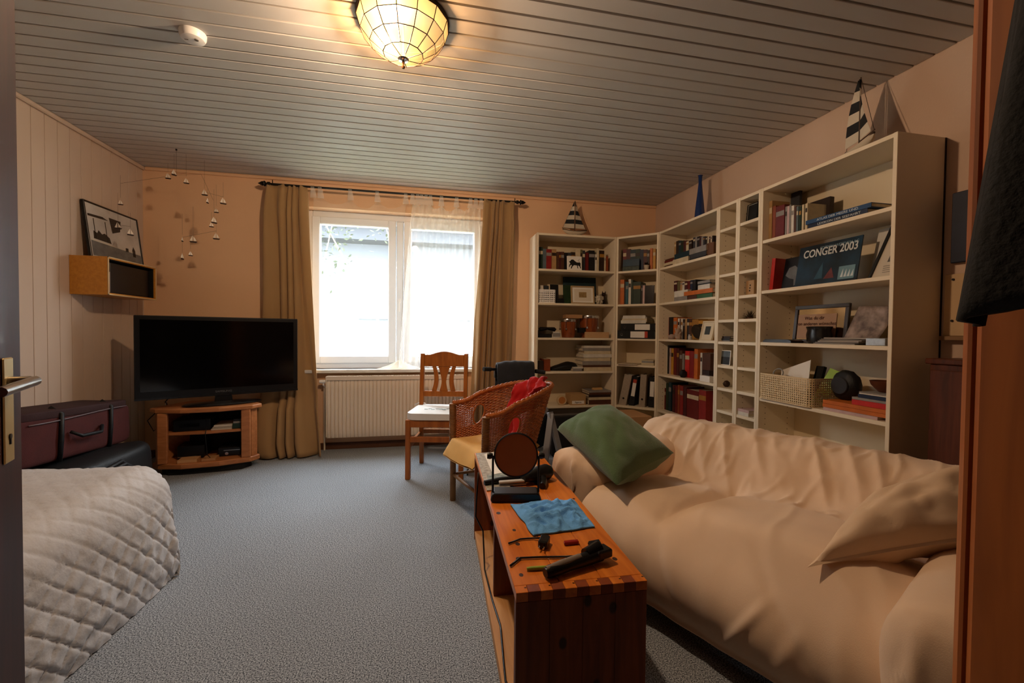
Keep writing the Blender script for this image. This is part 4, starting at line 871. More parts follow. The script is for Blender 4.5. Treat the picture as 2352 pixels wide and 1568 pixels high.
# third shelf
z0 = SH[2]
t, MF, w_, h_ = framed('big', 1820, 1944, 703, z0, .10, 'dark framed mirror sign with German motto on third shelf', P('dark_frame', '3F3A37', .4), [P('bronzed_mirror', '6E4A26', .08, .9)], .022, .10)
MB(MF).box(-w_*.42, .0035, h_*.12, w_*.30, .0062, h_*.76).build('motto_card', P('motto_paper', 'A8866B', .7), t)
flat_text('lettering', 'Was du dir', .028, -w_*.10, h_*.62, MF, P('brown_ink', '3A1512', .8), t, 'CENTER', 1, .002)
flat_text('lettering', 'von anderen wünschst', .028, -w_*.07, h_*.47, MF, P('brown_ink', '3A1512', .8), t, 'CENTER', 1, .002)
ua, zt = upx('big', 1880, 748, .06); p = M @ V((ua, .065, z0))
MB(Matrix.Translation(p) @ Matrix.Diagonal((.62, 1, 1, 1))).lathe([(0, .0006), (.062, .0006), (.068, .012), (.072, .05), (.066, .075), (.074, .095), (.07, .097), (.06, .076), (.064, .05), (.06, .02), (0, .018)], n=28).build('ceramic_bowl', P('black_glaze', '1A1918', .22), None, smooth='auto', label='squat black glazed vase in front of the mirror sign', cat='vase')
def photof(u, v):
    a = .35*(v-.5); return (M @ Matrix.Translation((.49+.0, .09, z0+.02)) @ Matrix.Rotation(-.28, 4, 'X')) @ V((.17*u+.0+.04*(v), .02*math.sin(PI*v)*u, .19*v*(1-.05*u)))
MB().grid(8, 10, photof).build('photo_print', P('pale_photo', 'A8968C', .5, col2='5A4C48', vscale=22), None, smooth=True, solid=.002, label='curled pale photo print right of the mirror sign', cat='photo')
MB(M @ Matrix.Translation((.70, .16, z0+.0006)) @ Matrix.Rotation(-.22, 4, 'X')).box(-.05, 0, 0, .07, .003, .20).build('envelope', P('manila', 'B9975A', .8), None, label='manila envelope at the back right of third shelf', cat='envelope')
MB(M).prism([(.03, z0+.0006), (.24, z0+.0006), (.24, z0+.012), (.22, z0+.02), (.05, z0+.02), (.03, z0+.01)], lambda u, v, q: (u, q, v), .012, .16).build('flat_tray', P('black_tray', '1B1414', .3), None, label='flat black tray at left front of third shelf', cat='tray')
for i in range(6):
    MB(M @ Matrix.Translation((.50+.012*i, .06, z0+.0006+.006*i)) @ Matrix.Rotation(.05*math.sin(i*2), 4, 'Z')).box(-.11, -.05, 0, .12, .03, .0055).build('magazine', P('mag_%d' % (i % 3), ['8D857A', '6F6A63', 'A59C8F'][i % 3], .5), None, label='%s magazine of the fanned pile on third shelf' % (['bottom', 'second', 'third', 'fourth', 'fifth', 'top'][i]), cat='magazine', group='magazines on the third shelf of the wide bookcase')
o = ubox('big', 1988, 2034, 776, 792, .004, .05, 'silver_box', P('silver_foil', 'A9ABAB', .3, .6, var=.2, vscale=60), 'small silver box at right front of third shelf', 'box', zb=z0)
blob(M @ V((.745, .12, z0+.001)), .06, 'camera_bag', BLACKN, 'small dark bag at right end of third shelf', 'bag', (.45, .6, .75), .1)
# fourth shelf: woven plastic basket and its contents
z0 = SH[1]-.036
for ob in bpy.data.objects:
    if ob.name.startswith('shelf') and ob.parent == bt and abs(max(v.co.z for v in ob.data.vertices)-SH[1]) < .004:
        for v in ob.data.vertices: v.co.z -= .036
bk = thing('plastic_basket', M @ V((.18, .12, z0)), 'cream woven plastic basket at left of fourth shelf', 'basket')
lattice_box(M, .024, .40, -.012, .25, z0+.0006, z0+.158, 26, 12, .003, 'weave', P('cream_basket', 'D9C39A', .5), bk, .03)
bx('liner', P('basket_inside', '8A7350', .8), bk, .030, -.006, z0+.006, .394, .244, z0+.008, M=M)
o = MB(M @ Matrix.Translation((.10, .10, z0+.01)) @ Matrix.Rotation(-.2, 4, 'X') @ Matrix.Rotation(-.1, 4, 'Y')).prism([(-.03, 0), (.17, 0), (.17, .235), (-.03, .175)], lambda u, v, q: (u, q, v), 0, .003).build('paper_card', PAPER, None, label='white card sticking up out of the cream basket', cat='paper')
MB(M @ Matrix.Translation((.275, .12, z0+.01)) @ Matrix.Rotation(-.35, 4, 'X') @ Matrix.Rotation(.25, 4, 'Y')).box(0, 0, 0, .085, .012, .225).build('leaflet', P('lime_green', '8FAE1F', .4), None, label='lime green leaflet leaning in the cream basket', cat='leaflet')
MB(M @ Matrix.Translation((.235, .14, z0+.01)) @ Matrix.Rotation(-.3, 4, 'X')).box(0, 0, 0, .05, .02, .22).build('notebook', BLACKM, None, label='black notebook between white card and lime leaflet', cat='notebook')
c = M @ V((.115, .05, z0+.165)); MB().tube([c+V((.02*math.sin(a)*.4, .036*math.cos(a), .028*math.sin(a))) for a in [2*PI*i/20 for i in range(20)]], .004, 6, closed=True).build('cable_coil', P('grey_cable', '8F8D86', .5), None, label='grey cable coil on top of the cream basket', cat='cable')
u0, _ = upx('big', 1888, 925, .01)
zz = z0
for i, (a, b2, t_, col, lb) in enumerate([(.02, .0, .016, 'pink', 'pale pink book, bottom of the flat books right of basket'), (0, .0, .019, 'orange', 'lower orange book of the pair right of basket'), (.0, .0, .019, 'orange', 'upper orange book of the pair right of basket')]):
    book_solid(M, u0+a*.3, .777-a*2, .012+.002*i, .24, zz+.0006, zz+t_, col, lb, 'flat books right of the cream basket', flat=True); zz += t_+.0006
ub, _ = upx('big', 1957, 905, .02)
for i, (a, t_, col, lb) in enumerate([(0, .026, 'bright red', 'thick red book above the orange pair'), (.0, .012, 'grey', 'grey book resting on thick red book'), (.03, .018, 'dark blue', 'dark blue case above the grey book'), (.035, .006, 'white', 'lower pale disc case above dark blue case'), (.035, .006, 'grey', 'upper grey disc case above dark blue case')]):
    book_solid(M, ub+a, .776, .02, .20, zz+.0006, zz+t_, col, lb, 'flat books right of the cream basket', flat=True); zz += t_+.0006
c = M @ V((.70, .11, zz+.001)); MB(Matrix.Translation(c)).lathe([(0, 0), (.03, 0), (.06, .035), (.066, .055), (.062, .055), (.054, .035), (0, .008)], n=24).build('brown_bowl', P('brown_bowl', '5A2E18', .4), None, smooth='auto', label='brown wooden bowl on top of the disc cases', cat='bowl')
def capf(u, v):
    a = 2*PI*u; r = .088*(1-.02*v); th = v*PI
    d = V((math.cos(a)*math.sin(th), math.sin(a)*math.sin(th), math.cos(th)))
    q = V((d.x*.078, d.y*.045*(1+.2*d.x), d.z*.082)); q *= 1+.06*noise.noise(d*3)
    return (M @ Matrix.Translation((.485, .125, z0+.135)) @ Matrix.Rotation(.35, 4, 'Y')) @ q
t = thing('cap', M @ V((.485, .12, z0+.06)), 'round black cap standing on the orange books beside basket', 'cap')
MB().grid(28, 16, capf, cu=True).build('crown', BLACKN, t, smooth=True)
MB(M @ Matrix.Translation((.485, .08, z0+.135)) @ Matrix.Rotation(.35, 4, 'Y')).lathe([(0, -.004), (.045, -.004), (.048, 0), (0, .004)], (0, 0, 0), 24, 'y').build('badge', P('charcoal', '252528', .6), t, smooth='auto')
# ------------------------------------------------------------------ on top of the bookcases
H = 2.0205
p = on(1607, 495, 'x', 2.25)
MB(Matrix.Translation((2.25, p.y, 2.02))).lathe([(0, .0006), (.045, .0006), (.046, .008), (.032, .15), (.02, .26), (.0135, .33), (.016, .385), (.021, .39), (.014, .384), (.009, .33), (0, .33)], n=28).build('glass_vase', BLUEG, None, smooth='auto', label='tall cobalt blue bottle vase on bookcase right of the corner', cat='vase')
def sailboat(M, L_, Hm, label, steep=0):
    t = thing('model_sailboat', M @ V((0, 0, 0)), label, 'model boat', 'model sailing boats on the bookcases')
    WH = P('sail_cloth_white', 'CFC4B0', .8); DK = P('sail_cloth_dark', '1D2024', .8)
    def hull(u, v):
        x = (u-.5)*L_; bw = .032*max(0, (1-(2*u-1)**2))**.6+.0005; a = PI*(v-.5)
        return M @ V((x*(1-.12*math.cos(a)), bw*math.sin(a), .055-.04*math.cos(a)*(1-.5*(2*u-1)**2)+.018*(2*u-1)**2))
    MB().grid(20, 9, hull).build('hull', P('hull_white', 'C8BBA4', .6), t, smooth=True)
    MB(M).tube([(-L_*.5, 0, .078), (0, 0, .058), (L_*.5, 0, .078)], .006, 6).build('deck_rail', P('rail_wood', '3A2A1C', .6), t)
    MB(M).tube([(0, 0, .02), (0, 0, Hm)], [.0045, .0028], 6).build('mast', P('mast_wood', '4A3524', .6), t)
    MB(M).tube([(0, 0, .085), (-L_*.52, 0, .09)], .003, 6).build('boom', P('mast_wood', '4A3524'), t)
    zb_, zt = .092, Hm*.97
    n = 6
    for s, tip in ((-1, L_*.44), (1, L_*.42)):
        for i in range(n):
            a, b2 = i/n, (i+1)/n; w0, w1 = tip*(1-a), tip*(1-b2)
            z0_, z1_ = zb_+(zt-zb_)*a, zb_+(zt-zb_)*b2; y0, y1 = .012*math.sin(PI*a), .012*math.sin(PI*b2)
            MB(M).add([(s*.006, 0, z0_), (s*(.006+w0), y0+.01, z0_), (s*(.006+w1), y1+.01, z1_), (s*.006, 0, z1_)], [(0, 1, 2, 3)]).build('sail_band', DK if (i % 2 == 1) else WH, t, solid=.0015)
    MB(M).tube([(0, 0, Hm), (L_*.48, 0, .08)], .0012, 4).tube([(0, 0, Hm), (-L_*.5, 0, .09)], .0012, 4).build('rigging', P('thread', '3A332B', .8), t)
    MB(M).box(-.03, -.02, 0, -.02, .02, .026).box(.02, -.02, 0, .03, .02, .026).build('cradle', P('rail_wood', '3A2A1C'), t)
p = on(1975, 335, 'x', 2.24)
sailboat(frame(V((2.235, p.y, H)), (.4, .9165, 0), (-.9165, .4, 0), (0, 0, 1)), .25, .42, 'striped model sailboat on the wide bookcase near right wall')
p = on(1320, 535, 'y', 3.96)
sailboat(frame(V((p.x, 3.96, H)), (1, 0, 0), (0, 1, 0)), .25, .36, 'striped model sailboat on the bookcase beside the window')

# ------------------------------------------------------------------ television and its cabinet
TM = frame(V((-1.548, 3.722, 0)), (.90, .436, 0), (-.436, .90, 0), (0, 0, 1))
tv = thing('television', TM @ V((0, 0, .5)), 'large black flat television on the beech cabinet', 'television')
MB(TM).box(-.528, -.015, .57, .528, .0, 1.185).box(-.528, 0, .57, .528, .03, 1.185).box(-.40, .03, .62, .40, .07, 1.10).build('casing', BLACK, tv, bevel=.006, seg=2)
bx('screen', SCREEN, tv, -.495, -.0165, .632, .495, -.0145, 1.155, M=TM)
MB(TM).box(-.528, -.017, .572, .528, -.012, .585).build('lower_trim', P('smoked_trim', '1B1A1B', .25), tv)
MB(TM).prism([(-.06, .525), (.06, .525), (.05, .60), (-.05, .60)], lambda u, v, t: (u, t, v), -.005, .03).build('neck', BLACK, tv)
MB(TM @ Matrix.Translation((0, .01, 0)) @ Matrix.Diagonal((1, .42, 1, 1))).lathe([(0, .5006), (.25, .5006), (.265, .508), (.25, .516), (.08, .526), (0, .527)], n=40).build('base', BLACK, tv, smooth='auto')
flat_text('brand_lettering', 'SAMSUNG', .02, .0, .598, TM, P('grey_print', '6E6E70', .4), tv, 'CENTER', 1.2, y=-.0175)
CM = frame(V((-1.62, 3.58, 0)), (.976, .17, 0), (-.17, .976, 0), (0, 0, 1))
cb = thing('television_cabinet', CM @ V((0, .15, 0)), 'low beech corner cabinet with open shelves under the television', 'cabinet')
def hexa(e, dep): return [(-.285-e, .03), (-.14, -.018-e*.6), (.10, -.022-e*.6), (.285+e, .02), (.34+e, .09), (.20, dep), (-.20, dep), (-.34-e, .09)]
def ply(z0, z1, e, dep=.36): return MB(CM).prism(hexa(e, dep), lambda u, v, t: (u, v, t), z0, z1)
ply(.466, .4995, .025, .40).build('top_board', BEECH, cb, bevel=.008, seg=2); ply(.05, .09, .01).build('bottom_board', BEECH, cb, bevel=.006); ply(0, .05, -.05, .33).build('plinth', BLACKM, cb)
MB(CM).prism([(-.28, .055), (0, .02), (.28, .045), (.315, .09), (.19, .34), (-.19, .34), (-.315, .09)], lambda u, v, t: (u, v, t), .292, .312).build('shelf', BEECH, cb, bevel=.003)
for s in (-1, 1):
    MB(CM).beam((s*.265, .03, .09), (s*.265, .03, .466), .062, .03).build('front_post', BEECH, cb, bevel=.004)
    MB(CM).prism([(s*.298, .05), (s*.33, .095), (s*.205, .352), (s*.19, .342), (s*.31, .10), (s*.28, .06)], lambda u, v, t: (u, v, t), .09, .466).build('side_panel', BEECH, cb)
bx('back_panel', P('cabinet_back', '33241A', .8), cb, -.19, .345, .09, .19, .352, .466, M=CM)
t = thing('receiver', CM @ V((-.11, .2, .312)), 'black receiver on upper shelf of television cabinet', 'receiver')
bx('housing', BLACK, t, -.215, .07, .3126, .02, .28, .40, M=CM, bevel=.004); bx('display', SCREEN, t, -.18, .0685, .345, -.05, .0705, .37, M=CM)
for i in range(3): bx('magazine', P('tvmag%d' % i, ['C9C2B4', 'A8A094', 'D8D2C6'][i], .6), None, .03+.006*i, .05+.01*i, .3126+.011*i, .165, .27, .3226+.011*i, M=CM, label='%s white magazine beside the receiver in television cabinet' % ['bottom', 'middle', 'top'][i], cat='magazine', group='magazines in the television cabinet')
book_solid(CM, .168, .222, .06, .24, .3126, .352, 'dark green', 'dark green book flat at right of cabinet upper shelf', 'books in the television cabinet', flat=True)
for i in range(2): book_solid(CM, .172, .22, .065+.01*i, .24, .3535+.016*i, .368+.016*i, ['grey', 'black'][i], ['grey book on the dark green book in television cabinet', 'black book topmost at right in television cabinet'][i], 'books in the television cabinet', flat=True)
t = thing('video_recorder', CM @ V((-.11, .2, .09)), 'black video recorder at lower left of television cabinet', 'video recorder')
bx('housing', BLACK, t, -.205, .11, .0906, -.03, .29, .19, M=CM, bevel=.004); bx('front_trim', STEEL, t, -.20, .1085, .105, -.08, .1102, .112, M=CM)
t = thing('game_console', CM @ V((.14, .2, .09)), 'black box with silver trim at lower right of television cabinet', 'electronics')
bx('housing', BLACK, t, .06, .10, .0906, .215, .28, .16, M=CM, bevel=.006); bx('front_trim', STEEL, t, .10, .0985, .135, .21, .1002, .139, M=CM); MB(CM).lathe([(0, .0975), (.012, .0975), (.012, .1), (0, .1)], (.12, 0, .112), 14, 'y').build('dial', CHROME, t)
for i in range(2): bx('disc_case', P('case%d' % i, ['C99A68', 'B9885A'][i], .5), None, -.17+.15*i, .0, .0906, -.05+.12*i, .10, .112-.004*i, M=CM, label=['tan disc case pile at lower left front of television cabinet', 'tan flat booklet at lower middle of television cabinet'][i], cat='case')
MB().tube([TM @ V((-.30, .05, .62)), TM @ V((-.36, .06, .54)), CM @ V((-.31, .25, .51)), CM @ V((-.34, .42, .35)), CM @ V((-.42, .43, .08)), CM @ V((-.5, .40, .01))], .004, 6).tube([CM @ V((-.36, .38, .46)), CM @ V((-.42, .42, .43)), CM @ V((-.47, .36, .36)), CM @ V((-.42, .33, .28)), CM @ V((-.37, .36, .33))], .004, 6).build('power_cable', BLACK, None, smooth=True, label='black cables looping down at left of the television cabinet', cat='cable')
MB().tube([CM @ V((.0, .045, .42)), CM @ V((.01, .01, .33)), CM @ V((.012, -.03, .30)), CM @ V((.02, -.01, .14)), CM @ V((.03, .05, .096))], .003, 6).build('thin_cable', BLACK, None, smooth=True, label='thin black cable hanging down the front of television cabinet', cat='cable')
t = thing('socket_strip', (-2.03, 4.06, .19), 'brown socket box on back wall left of television cabinet', 'socket')
bx('housing', P('tan_plastic', '8A5A34', .5), t, -2.06, 4.075, .27, -1.96, 4.105, .32, bevel=.004); MB().tube([(-2.10, 4.09, .35), (-2.05, 4.08, .34), (-2.0, 4.085, .31)], .006, 6).tube([(-2.13, 4.095, .5), (-2.15, 4.09, .42), (-2.10, 4.085, .36), (-2.04, 4.085, .335)], .0025, 5).build('plug_lead', WHITEP, t)

# ------------------------------------------------------------------ wall box with leaning picture, mobile
t = thing('wall_box', (-2.2, 3.62, 1.31), 'ochre wall box shelf open to the room on left wall', 'shelf')
OCH = wood('ochre_board', 'C98A34', 'B5772A', 1, .4)
y0, y1, x0, x1, za, zb_ = 3.355, 3.878, XL+.001, -2.09, 1.315, 1.573
bx('side_panel', OCH, t, x0, y0, za, x1, y0+.014, zb_, bevel=.001); bx('side_panel', OCH, t, x0, y1-.014, za, x1, y1, zb_, bevel=.001)
bx('top_panel', OCH, t, x0, y0+.014, zb_-.014, x1, y1-.014, zb_, bevel=.001); bx('bottom_panel', OCH, t, x0, y0+.014, za, x1, y1-.014, za+.014, bevel=.001)
bx('back_panel', BLACKM, t, x0, y0+.014, za+.014, x0+.008, y1-.014, zb_-.014)
MB().box(x1-.002, y0, za, x1+.003, y0+.006, zb_).box(x1-.002, y1-.006, za, x1+.003, y1, zb_).box(x1-.002, y0, zb_-.006, x1+.003, y1, zb_).box(x1-.002, y0, za, x1+.003, y1, za+.006).build('front_edging', P('pale_edging', 'C9B48C', .5), t)
bx('inner_lining', BLACKM, t, x0+.008, y0+.015, za+.015, x1-.01, y0+.018, zb_-.015); bx('inner_lining', BLACKM, t, x0+.008, y1-.018, za+.015, x1-.01, y1-.015, zb_-.015); bx('inner_lining', BLACKM, t, x0+.008, y0+.018, zb_-.018, x1-.01, y1-.018, zb_-.0145); bx('inner_lining', BLACKM, t, x0+.008, y0+.018, za+.0145, x1-.01, y1-.018, za+.018)
t = thing('loudspeaker', (-2.2, 3.62, za+.018), 'black loudspeaker filling the ochre wall box', 'loudspeaker')
bx('cabinet', BLACK, t, x0+.02, y0+.07, za+.0186, x1-.03, y1-.03, zb_-.03, bevel=.004)
bx('rod', STEEL, None, x1-.02, y0+.03, za+.0186, x1-.012, y0+.04, zb_-.10, label='thin grey upright strip at left inside the wall box', cat='strip')
PM = frame(V((-2.235, 3.72, zb_+.0006)), (0, 1, 0), (-1, 0, 0), (0, 0, 1)) @ Matrix.Rotation(-.12, 4, 'X')
pw, ph_ = .56, .40
t = thing('framed_poster', (-2.235, 3.72, zb_), 'black framed grey harbour photograph leaning above the wall box', 'framed picture')
b = .012
MB(PM).box(-pw/2, 0, 0, pw/2, .02, b).box(-pw/2, 0, ph_-b, pw/2, .02, ph_).box(-pw/2, 0, b, -pw/2+b, .02, ph_-b).box(pw/2-b, 0, b, pw/2, .02, ph_-b).build('moulding', BLACK, t, bevel=.002)
bx('print', P('harbour_grey', 'C9C5BF', .25, var=.3, vscale=5), t, -pw/2+b, .006, b, pw/2-b, .012, ph_-b, M=PM)
DG, MG, LG = P('photo_dark', '26292C', .25, var=.4, vscale=25), P('photo_mid', '6C6F70', .25, var=.3, vscale=18), P('photo_light', 'BDB7AC', .25)
def pr(poly, m, n_): MB(PM).prism([(u*pw, v*ph_) for u, v in poly], lambda u, v, q: (u, q, v), .0052, .006).build(n_, m, t)
pr([(-.45, .06), (.47, .04), (.47, .26), (-.45, .32)], MG, 'quay_print'); pr([(-.45, .32), (.47, .26), (.47, .285), (-.45, .345)], LG, 'quay_edge_print')
pr([(-.08, .83), (.14, .83), (.10, .62), (-.05, .55)], DG, 'ship_bow_print'); pr([(-.45, .78), (-.20, .80), (-.10, .76), (-.45, .74)], DG, 'shoreline_print')
pr([(-.40, .36), (-.39, .50), (-.33, .47), (-.30, .53), (-.25, .47), (-.2, .5), (-.12, .44), (-.1, .34)], DG, 'town_print')
for u in (-.37, -.17): pr([(u, .36), (u, .72), (u+.012, .72), (u+.012, .36)], DG, 'post_print')
pr([(.30, .20), (.30, .33), (.33, .40), (.36, .33), (.36, .20)], DG, 'figure_print'); pr([(.16, .27), (.17, .34), (.22, .34), (.22, .27)], DG, 'bollard_print')
hk = on(405, 342, 'z', ZC)
mo = thing('boat_mobile', (hk.x, hk.y, ZC), 'hanging mobile of many tiny white sailing boats in left corner', 'mobile')
MB().lathe([(0, -.012), (.006, -.012), (.006, 0), (0, 0)], (hk.x, hk.y, ZC), 8).build('ceiling_hook', BLACK, mo)
WIRE = P('mobile_wire', '3A332C', .6)
MBOAT, MSAIL = P('mini_hull', '2B1B12', .6), P('mini_sail', 'E8DFD0', .8)
boats = [(386, 410, 0, 0), (400, 402, 1, .9), (428, 421, 0, .2), (470, 448, 0, .1), (477, 466, 2, 1.4), (513, 468, 1, .4), (497, 488, 0, .1), (492, 512, 1, .7), (486, 521, 0, .5), (497, 549, 0, .2), (419, 554, 2, 1.5), (444, 556, 1, .3), (438, 587, 1, .8), (419, 595, 2, 1.5), (277, 470, 0, .1), (271, 525, 0, .0), (254, 536, 1, .3), (300, 540, 1, .9)]
wires = MB()
arms = [[(277, 421), (405, 402), (462, 400)], [(386, 400), (428, 398)], [(465, 440), (513, 452)], [(419, 545), (444, 540), (497, 530)], [(254, 515), (300, 520)]]
for a in arms: wires.tube([on(px, py, 'y', hk.y-.02+.02*i) for i, (px, py) in enumerate(a)], .0009, 4)
for i, (px, py, k_, rot) in enumerate(boats):
    q = on(px, py, 'y', hk.y+.10*math.sin(i*2.1)-.03); s = .8+.15*math.sin(i*3)
    Mb = Matrix.Translation(q) @ Matrix.Rotation(rot+.2, 4, 'Z') @ Matrix.Diagonal((s, s, s, 1))
    h_o = MB(Mb).add([(-.026, 0, .006), (.026, 0, .006), (.018, .006, -.003), (-.018, .006, -.003), (.018, -.006, -.003), (-.018, -.006, -.003), (0, .008, .006), (0, -.008, .006)], [(0, 6, 1, 7), (0, 3, 6), (6, 3, 2), (6, 2, 1), (0, 7, 5), (7, 4, 5), (7, 1, 4), (0, 5, 3), (1, 2, 4), (2, 3, 5, 4)]).build('boat', MBOAT, mo)
    MB(Mb).add([(-.004, 0, .008), (-.022, .004, .010), (-.004, 0, .052)], [(0, 1, 2)]).add([(.002, 0, .010), (.020, -.003, .011), (.001, 0, .046)], [(0, 1, 2)]).build('sail', MSAIL, h_o)
    wires.tube([q+V((0, 0, .05)), q+V((.0, .0, .05+min(.25, .06+.05*(i % 4))))], .0006, 3)
wires.tube([(hk.x, hk.y, ZC-.01), on(405, 400, 'y', hk.y)], .0008, 4).tube([on(462, 400, 'y', hk.y), on(490, 460, 'y', hk.y)], .0008, 4)
wires.build('wires', WIRE, mo)

# ------------------------------------------------------------------ luggage behind the bed
def soft_box(x0, x1, y0, y1, z0, z1, e=.22, amp=.012, sd=0, n=22):
    """rounded bag form: superellipsoid with slight sag"""
    c = V(((x0+x1)/2, (y0+y1)/2, (z0+z1)/2)); s = V(((x1-x0)/2, (y1-y0)/2, (z1-z0)/2))
    def pw_(v, p): return math.copysign(abs(v)**p, v)
    def fn(u, v):
        a = 2*PI*u; th = PI*(v-.5)
        p = V((s.x*pw_(math.cos(th), e)*pw_(math.cos(a), e), s.y*pw_(math.cos(th), e)*pw_(math.sin(a), e), s.z*pw_(math.sin(th), e)))
        q = c+p; d = amp*noise.noise(q*6+V((sd, 0, 0))); q += V((d, d, d if p.z > -s.z*.8 else 0)); q.z = max(q.z, z0)
        return q
    return MB().grid(n*2, n, fn, cu=True)
t = thing('duffel_bag', (-2.02, 2.85, 0), 'large black duffel bag on the floor along the left wall', 'bag')
soft_box(-2.28, -1.80, 2.36, 3.38, .001, .33, .3, .02, 3).build('body', BLACKN, t, smooth=True)
MB().tube([(-1.80, 2.6, .2), (-1.77, 2.7, .27), (-1.78, 2.95, .29), (-1.80, 3.1, .2)], .012, 6).build('handle', BLACKN, t, smooth=True)
t = thing('holdall', (-1.71, 2.8, 0), 'dark holdall on the floor between duffel bag and television cabinet', 'bag')
soft_box(-1.80, -1.62, 2.55, 3.03, .001, .26, .35, .02, 8).build('body', P('dark_holdall', '15171A', .7, bump=.4, bscale=120), t, smooth=True)
MB().tube([(-1.74, 2.65, .24), (-1.71, 2.70, .29), (-1.70, 2.85, .30), (-1.70, 2.93, .25)], .01, 6).build('handle', BLACKN, t, smooth=True)
t = thing('suitcase', (-2.13, 2.95, .33), 'maroon soft suitcase lying on top of the black duffel bag', 'suitcase')
SM = Matrix.Translation((-2.13, 2.95, .331)) @ Matrix.Rotation(-.06, 4, 'X')
MBs = soft_box(-.15, .15, -.46, .46, .005, .275, .22, .006, 1); MBs.v = [SM @ p for p in MBs.v]; MBs.build('body', MAROON, t, smooth=True)
mb = soft_box(-.152, .152, -.44, .42, .245, .30, .25, .006, 2); mb.v = [SM @ p for p in mb.v]; mb.build('top_flap', P('maroon_dark', '2E0F0C', .8, bump=.3, bscale=250), t, smooth=True)
MB(SM).tube([(.156, y_, .245+.012*math.sin(y_*5)) for y_ in [-.36+.06*i for i in range(13)]], .0035, 6).build('piping', P('grey_piping', '6E6468', .4), t, smooth=True)
for y_ in (-.16, .22): MB(SM).tube([(.153, y_, .01), (.158, y_, .14), (.155, y_, .27), (.10, y_, .306)], .012, 6).build('strap', BLACKN, t, smooth=True)
MB(SM).tube([(.16, -.10, .16), (.19, -.06, .13), (.195, .08, .13), (.16, .14, .16)], .01, 6).build('handle', BLACKN, t, smooth=True)
def foilf(u, v):
    x = -2.14+.34*u; y_ = 2.22+.20*v
    return V((x, y_, .39+.10*math.sin(PI*u)*math.sin(PI*v)+.03*noise.noise(V((u*4, v*4, 2)))-.10*(1-v)))
bt_ = soft_box(-2.24, -1.80, 2.20, 2.42, .001, .48, .45, .035, 12); bt_.build('plastic_sack', FOIL, None, smooth=True, label='shiny dark plastic sack between the bed and the duffel bag', cat='bag')

# ------------------------------------------------------------------ bed with quilted cover
bd = thing('bed', (-1.6, 1.25, 0), 'single bed under an off-white diamond quilted cover at left', 'bed')
QX0, QX1, QY0, QY1, QZ = -2.10, -1.088, .40, 2.115, .50
RS = .13
prof = []
for i in range(60): prof.append((QX0+(QX1-RS-QX0)*i/59, QZ))
for i in range(1, 25): a = PI/2*i/24; prof.append((QX1-RS+RS*math.sin(a), QZ-RS*1.25+RS*1.25*math.cos(a)))
for i in range(1, 60): prof.append((QX1+.012*math.sin(i/59*2.2), (QZ-RS*1.25)*(1-i/59)+.004))
arc = [0]
for a, b2 in zip(prof[:-1], prof[1:]): arc.append(arc[-1]+math.hypot(b2[0]-a[0], b2[1]-a[1]))
def quilt(nu):
    nv = len(prof); vs = []; S_ = .066
    for i in range(nu):
        y_ = QY0+(QY1-QY0)*i/(nu-1)
        for j, (x, z) in enumerate(prof):
            k_ = min(j+1, nv-1); l_ = max(j-1, 0); tx, tz = prof[k_][0]-prof[l_][0], prof[k_][1]-prof[l_][1]; ll = math.hypot(tx, tz); nx_, nz2 = -tz/ll, tx/ll
            if nx_ < 0: nx_, nz2 = -nx_, -nz2
            if j < 60: nx_, nz2 = 0, 1
            s = arc[j]; w_ = .010*noise.noise(V((s*3, y_*3, 0)))
            a = ((s+y_)*SQ+w_)/S_; b2 = ((s-y_)*SQ+w_)/S_
            pa, pb = abs(math.sin(PI*a)), abs(math.sin(PI*b2))
            puff = .009*min(1, pa*3.2)**.6*min(1, pb*3.2)**.6
            side = sm(1.0, 1.25, s)
            crk = .007*side*noise.noise(V((s*22, y_*22, 1)))+.004*noise.noise(V((s*14, y_*14, 4)))+.012*side*noise.noise(V((s*5, y_*5, 7)))
            d = puff*(.72+.45*side)+crk+.012*noise.noise(V((s*1.6, y_*1.6, 9)))
            e = sm(QY1-.10, QY1, y_); zz = z+nz2*d; xx = x+nx_*d
            # far end: the top edge rounds over and the corner bulges outward
            zz -= .008*e*e*(z/QZ) ; xx += .012*e*side*math.sin(z*14)
            if z < .02: zz = max(.004, z)
            vs.append((xx, y_-.02*e*(1-z/QZ), max(zz, .003)))
    return vs, nv
nu = 250; vs, nv = quilt(nu)
mb = MB(); mb.add(vs, [(i*nv+j, (i+1)*nv+j, (i+1)*nv+j+1, i*nv+j+1) for i in range(nu-1) for j in range(nv-1)])
# drop at the foot end
base = (nu-1)*nv
foot = []; m = 24
for r in range(1, m+1):
    for j in range(nv):
        p = V(vs[base+j]); z = p.z*(1-r/m)+.004*(r/m); foot.append((p.x+.006*noise.noise(V((p.x*9, z*9, 3))), p.y+.012*math.sin(PI*min(1, r/m*1.2))+.006*noise.noise(V((p.x*12, z*12, 6))), z))
k0 = len(vs); mb.v += [V(p) for p in foot]
for r in range(m):
    for j in range(nv-1):
        A = (base if r == 0 else k0+(r-1)*nv); B = k0+r*nv; mb.f.append((A+j, B+j, B+j+1, A+j+1)); mb.fm.append(0)
mb.build('quilted_cover', QUILT, bd, smooth=True)
bx('mattress', P('mattress_ticking', 'CFC6B8', .9), bd, QX0, QY0+.02, .22, QX1-.09, QY1-.05, .44, bevel=.03); bx('bed_frame', BEECH, bd, QX0, QY0+.03, .06, QX1-.1, QY1-.06, .22)

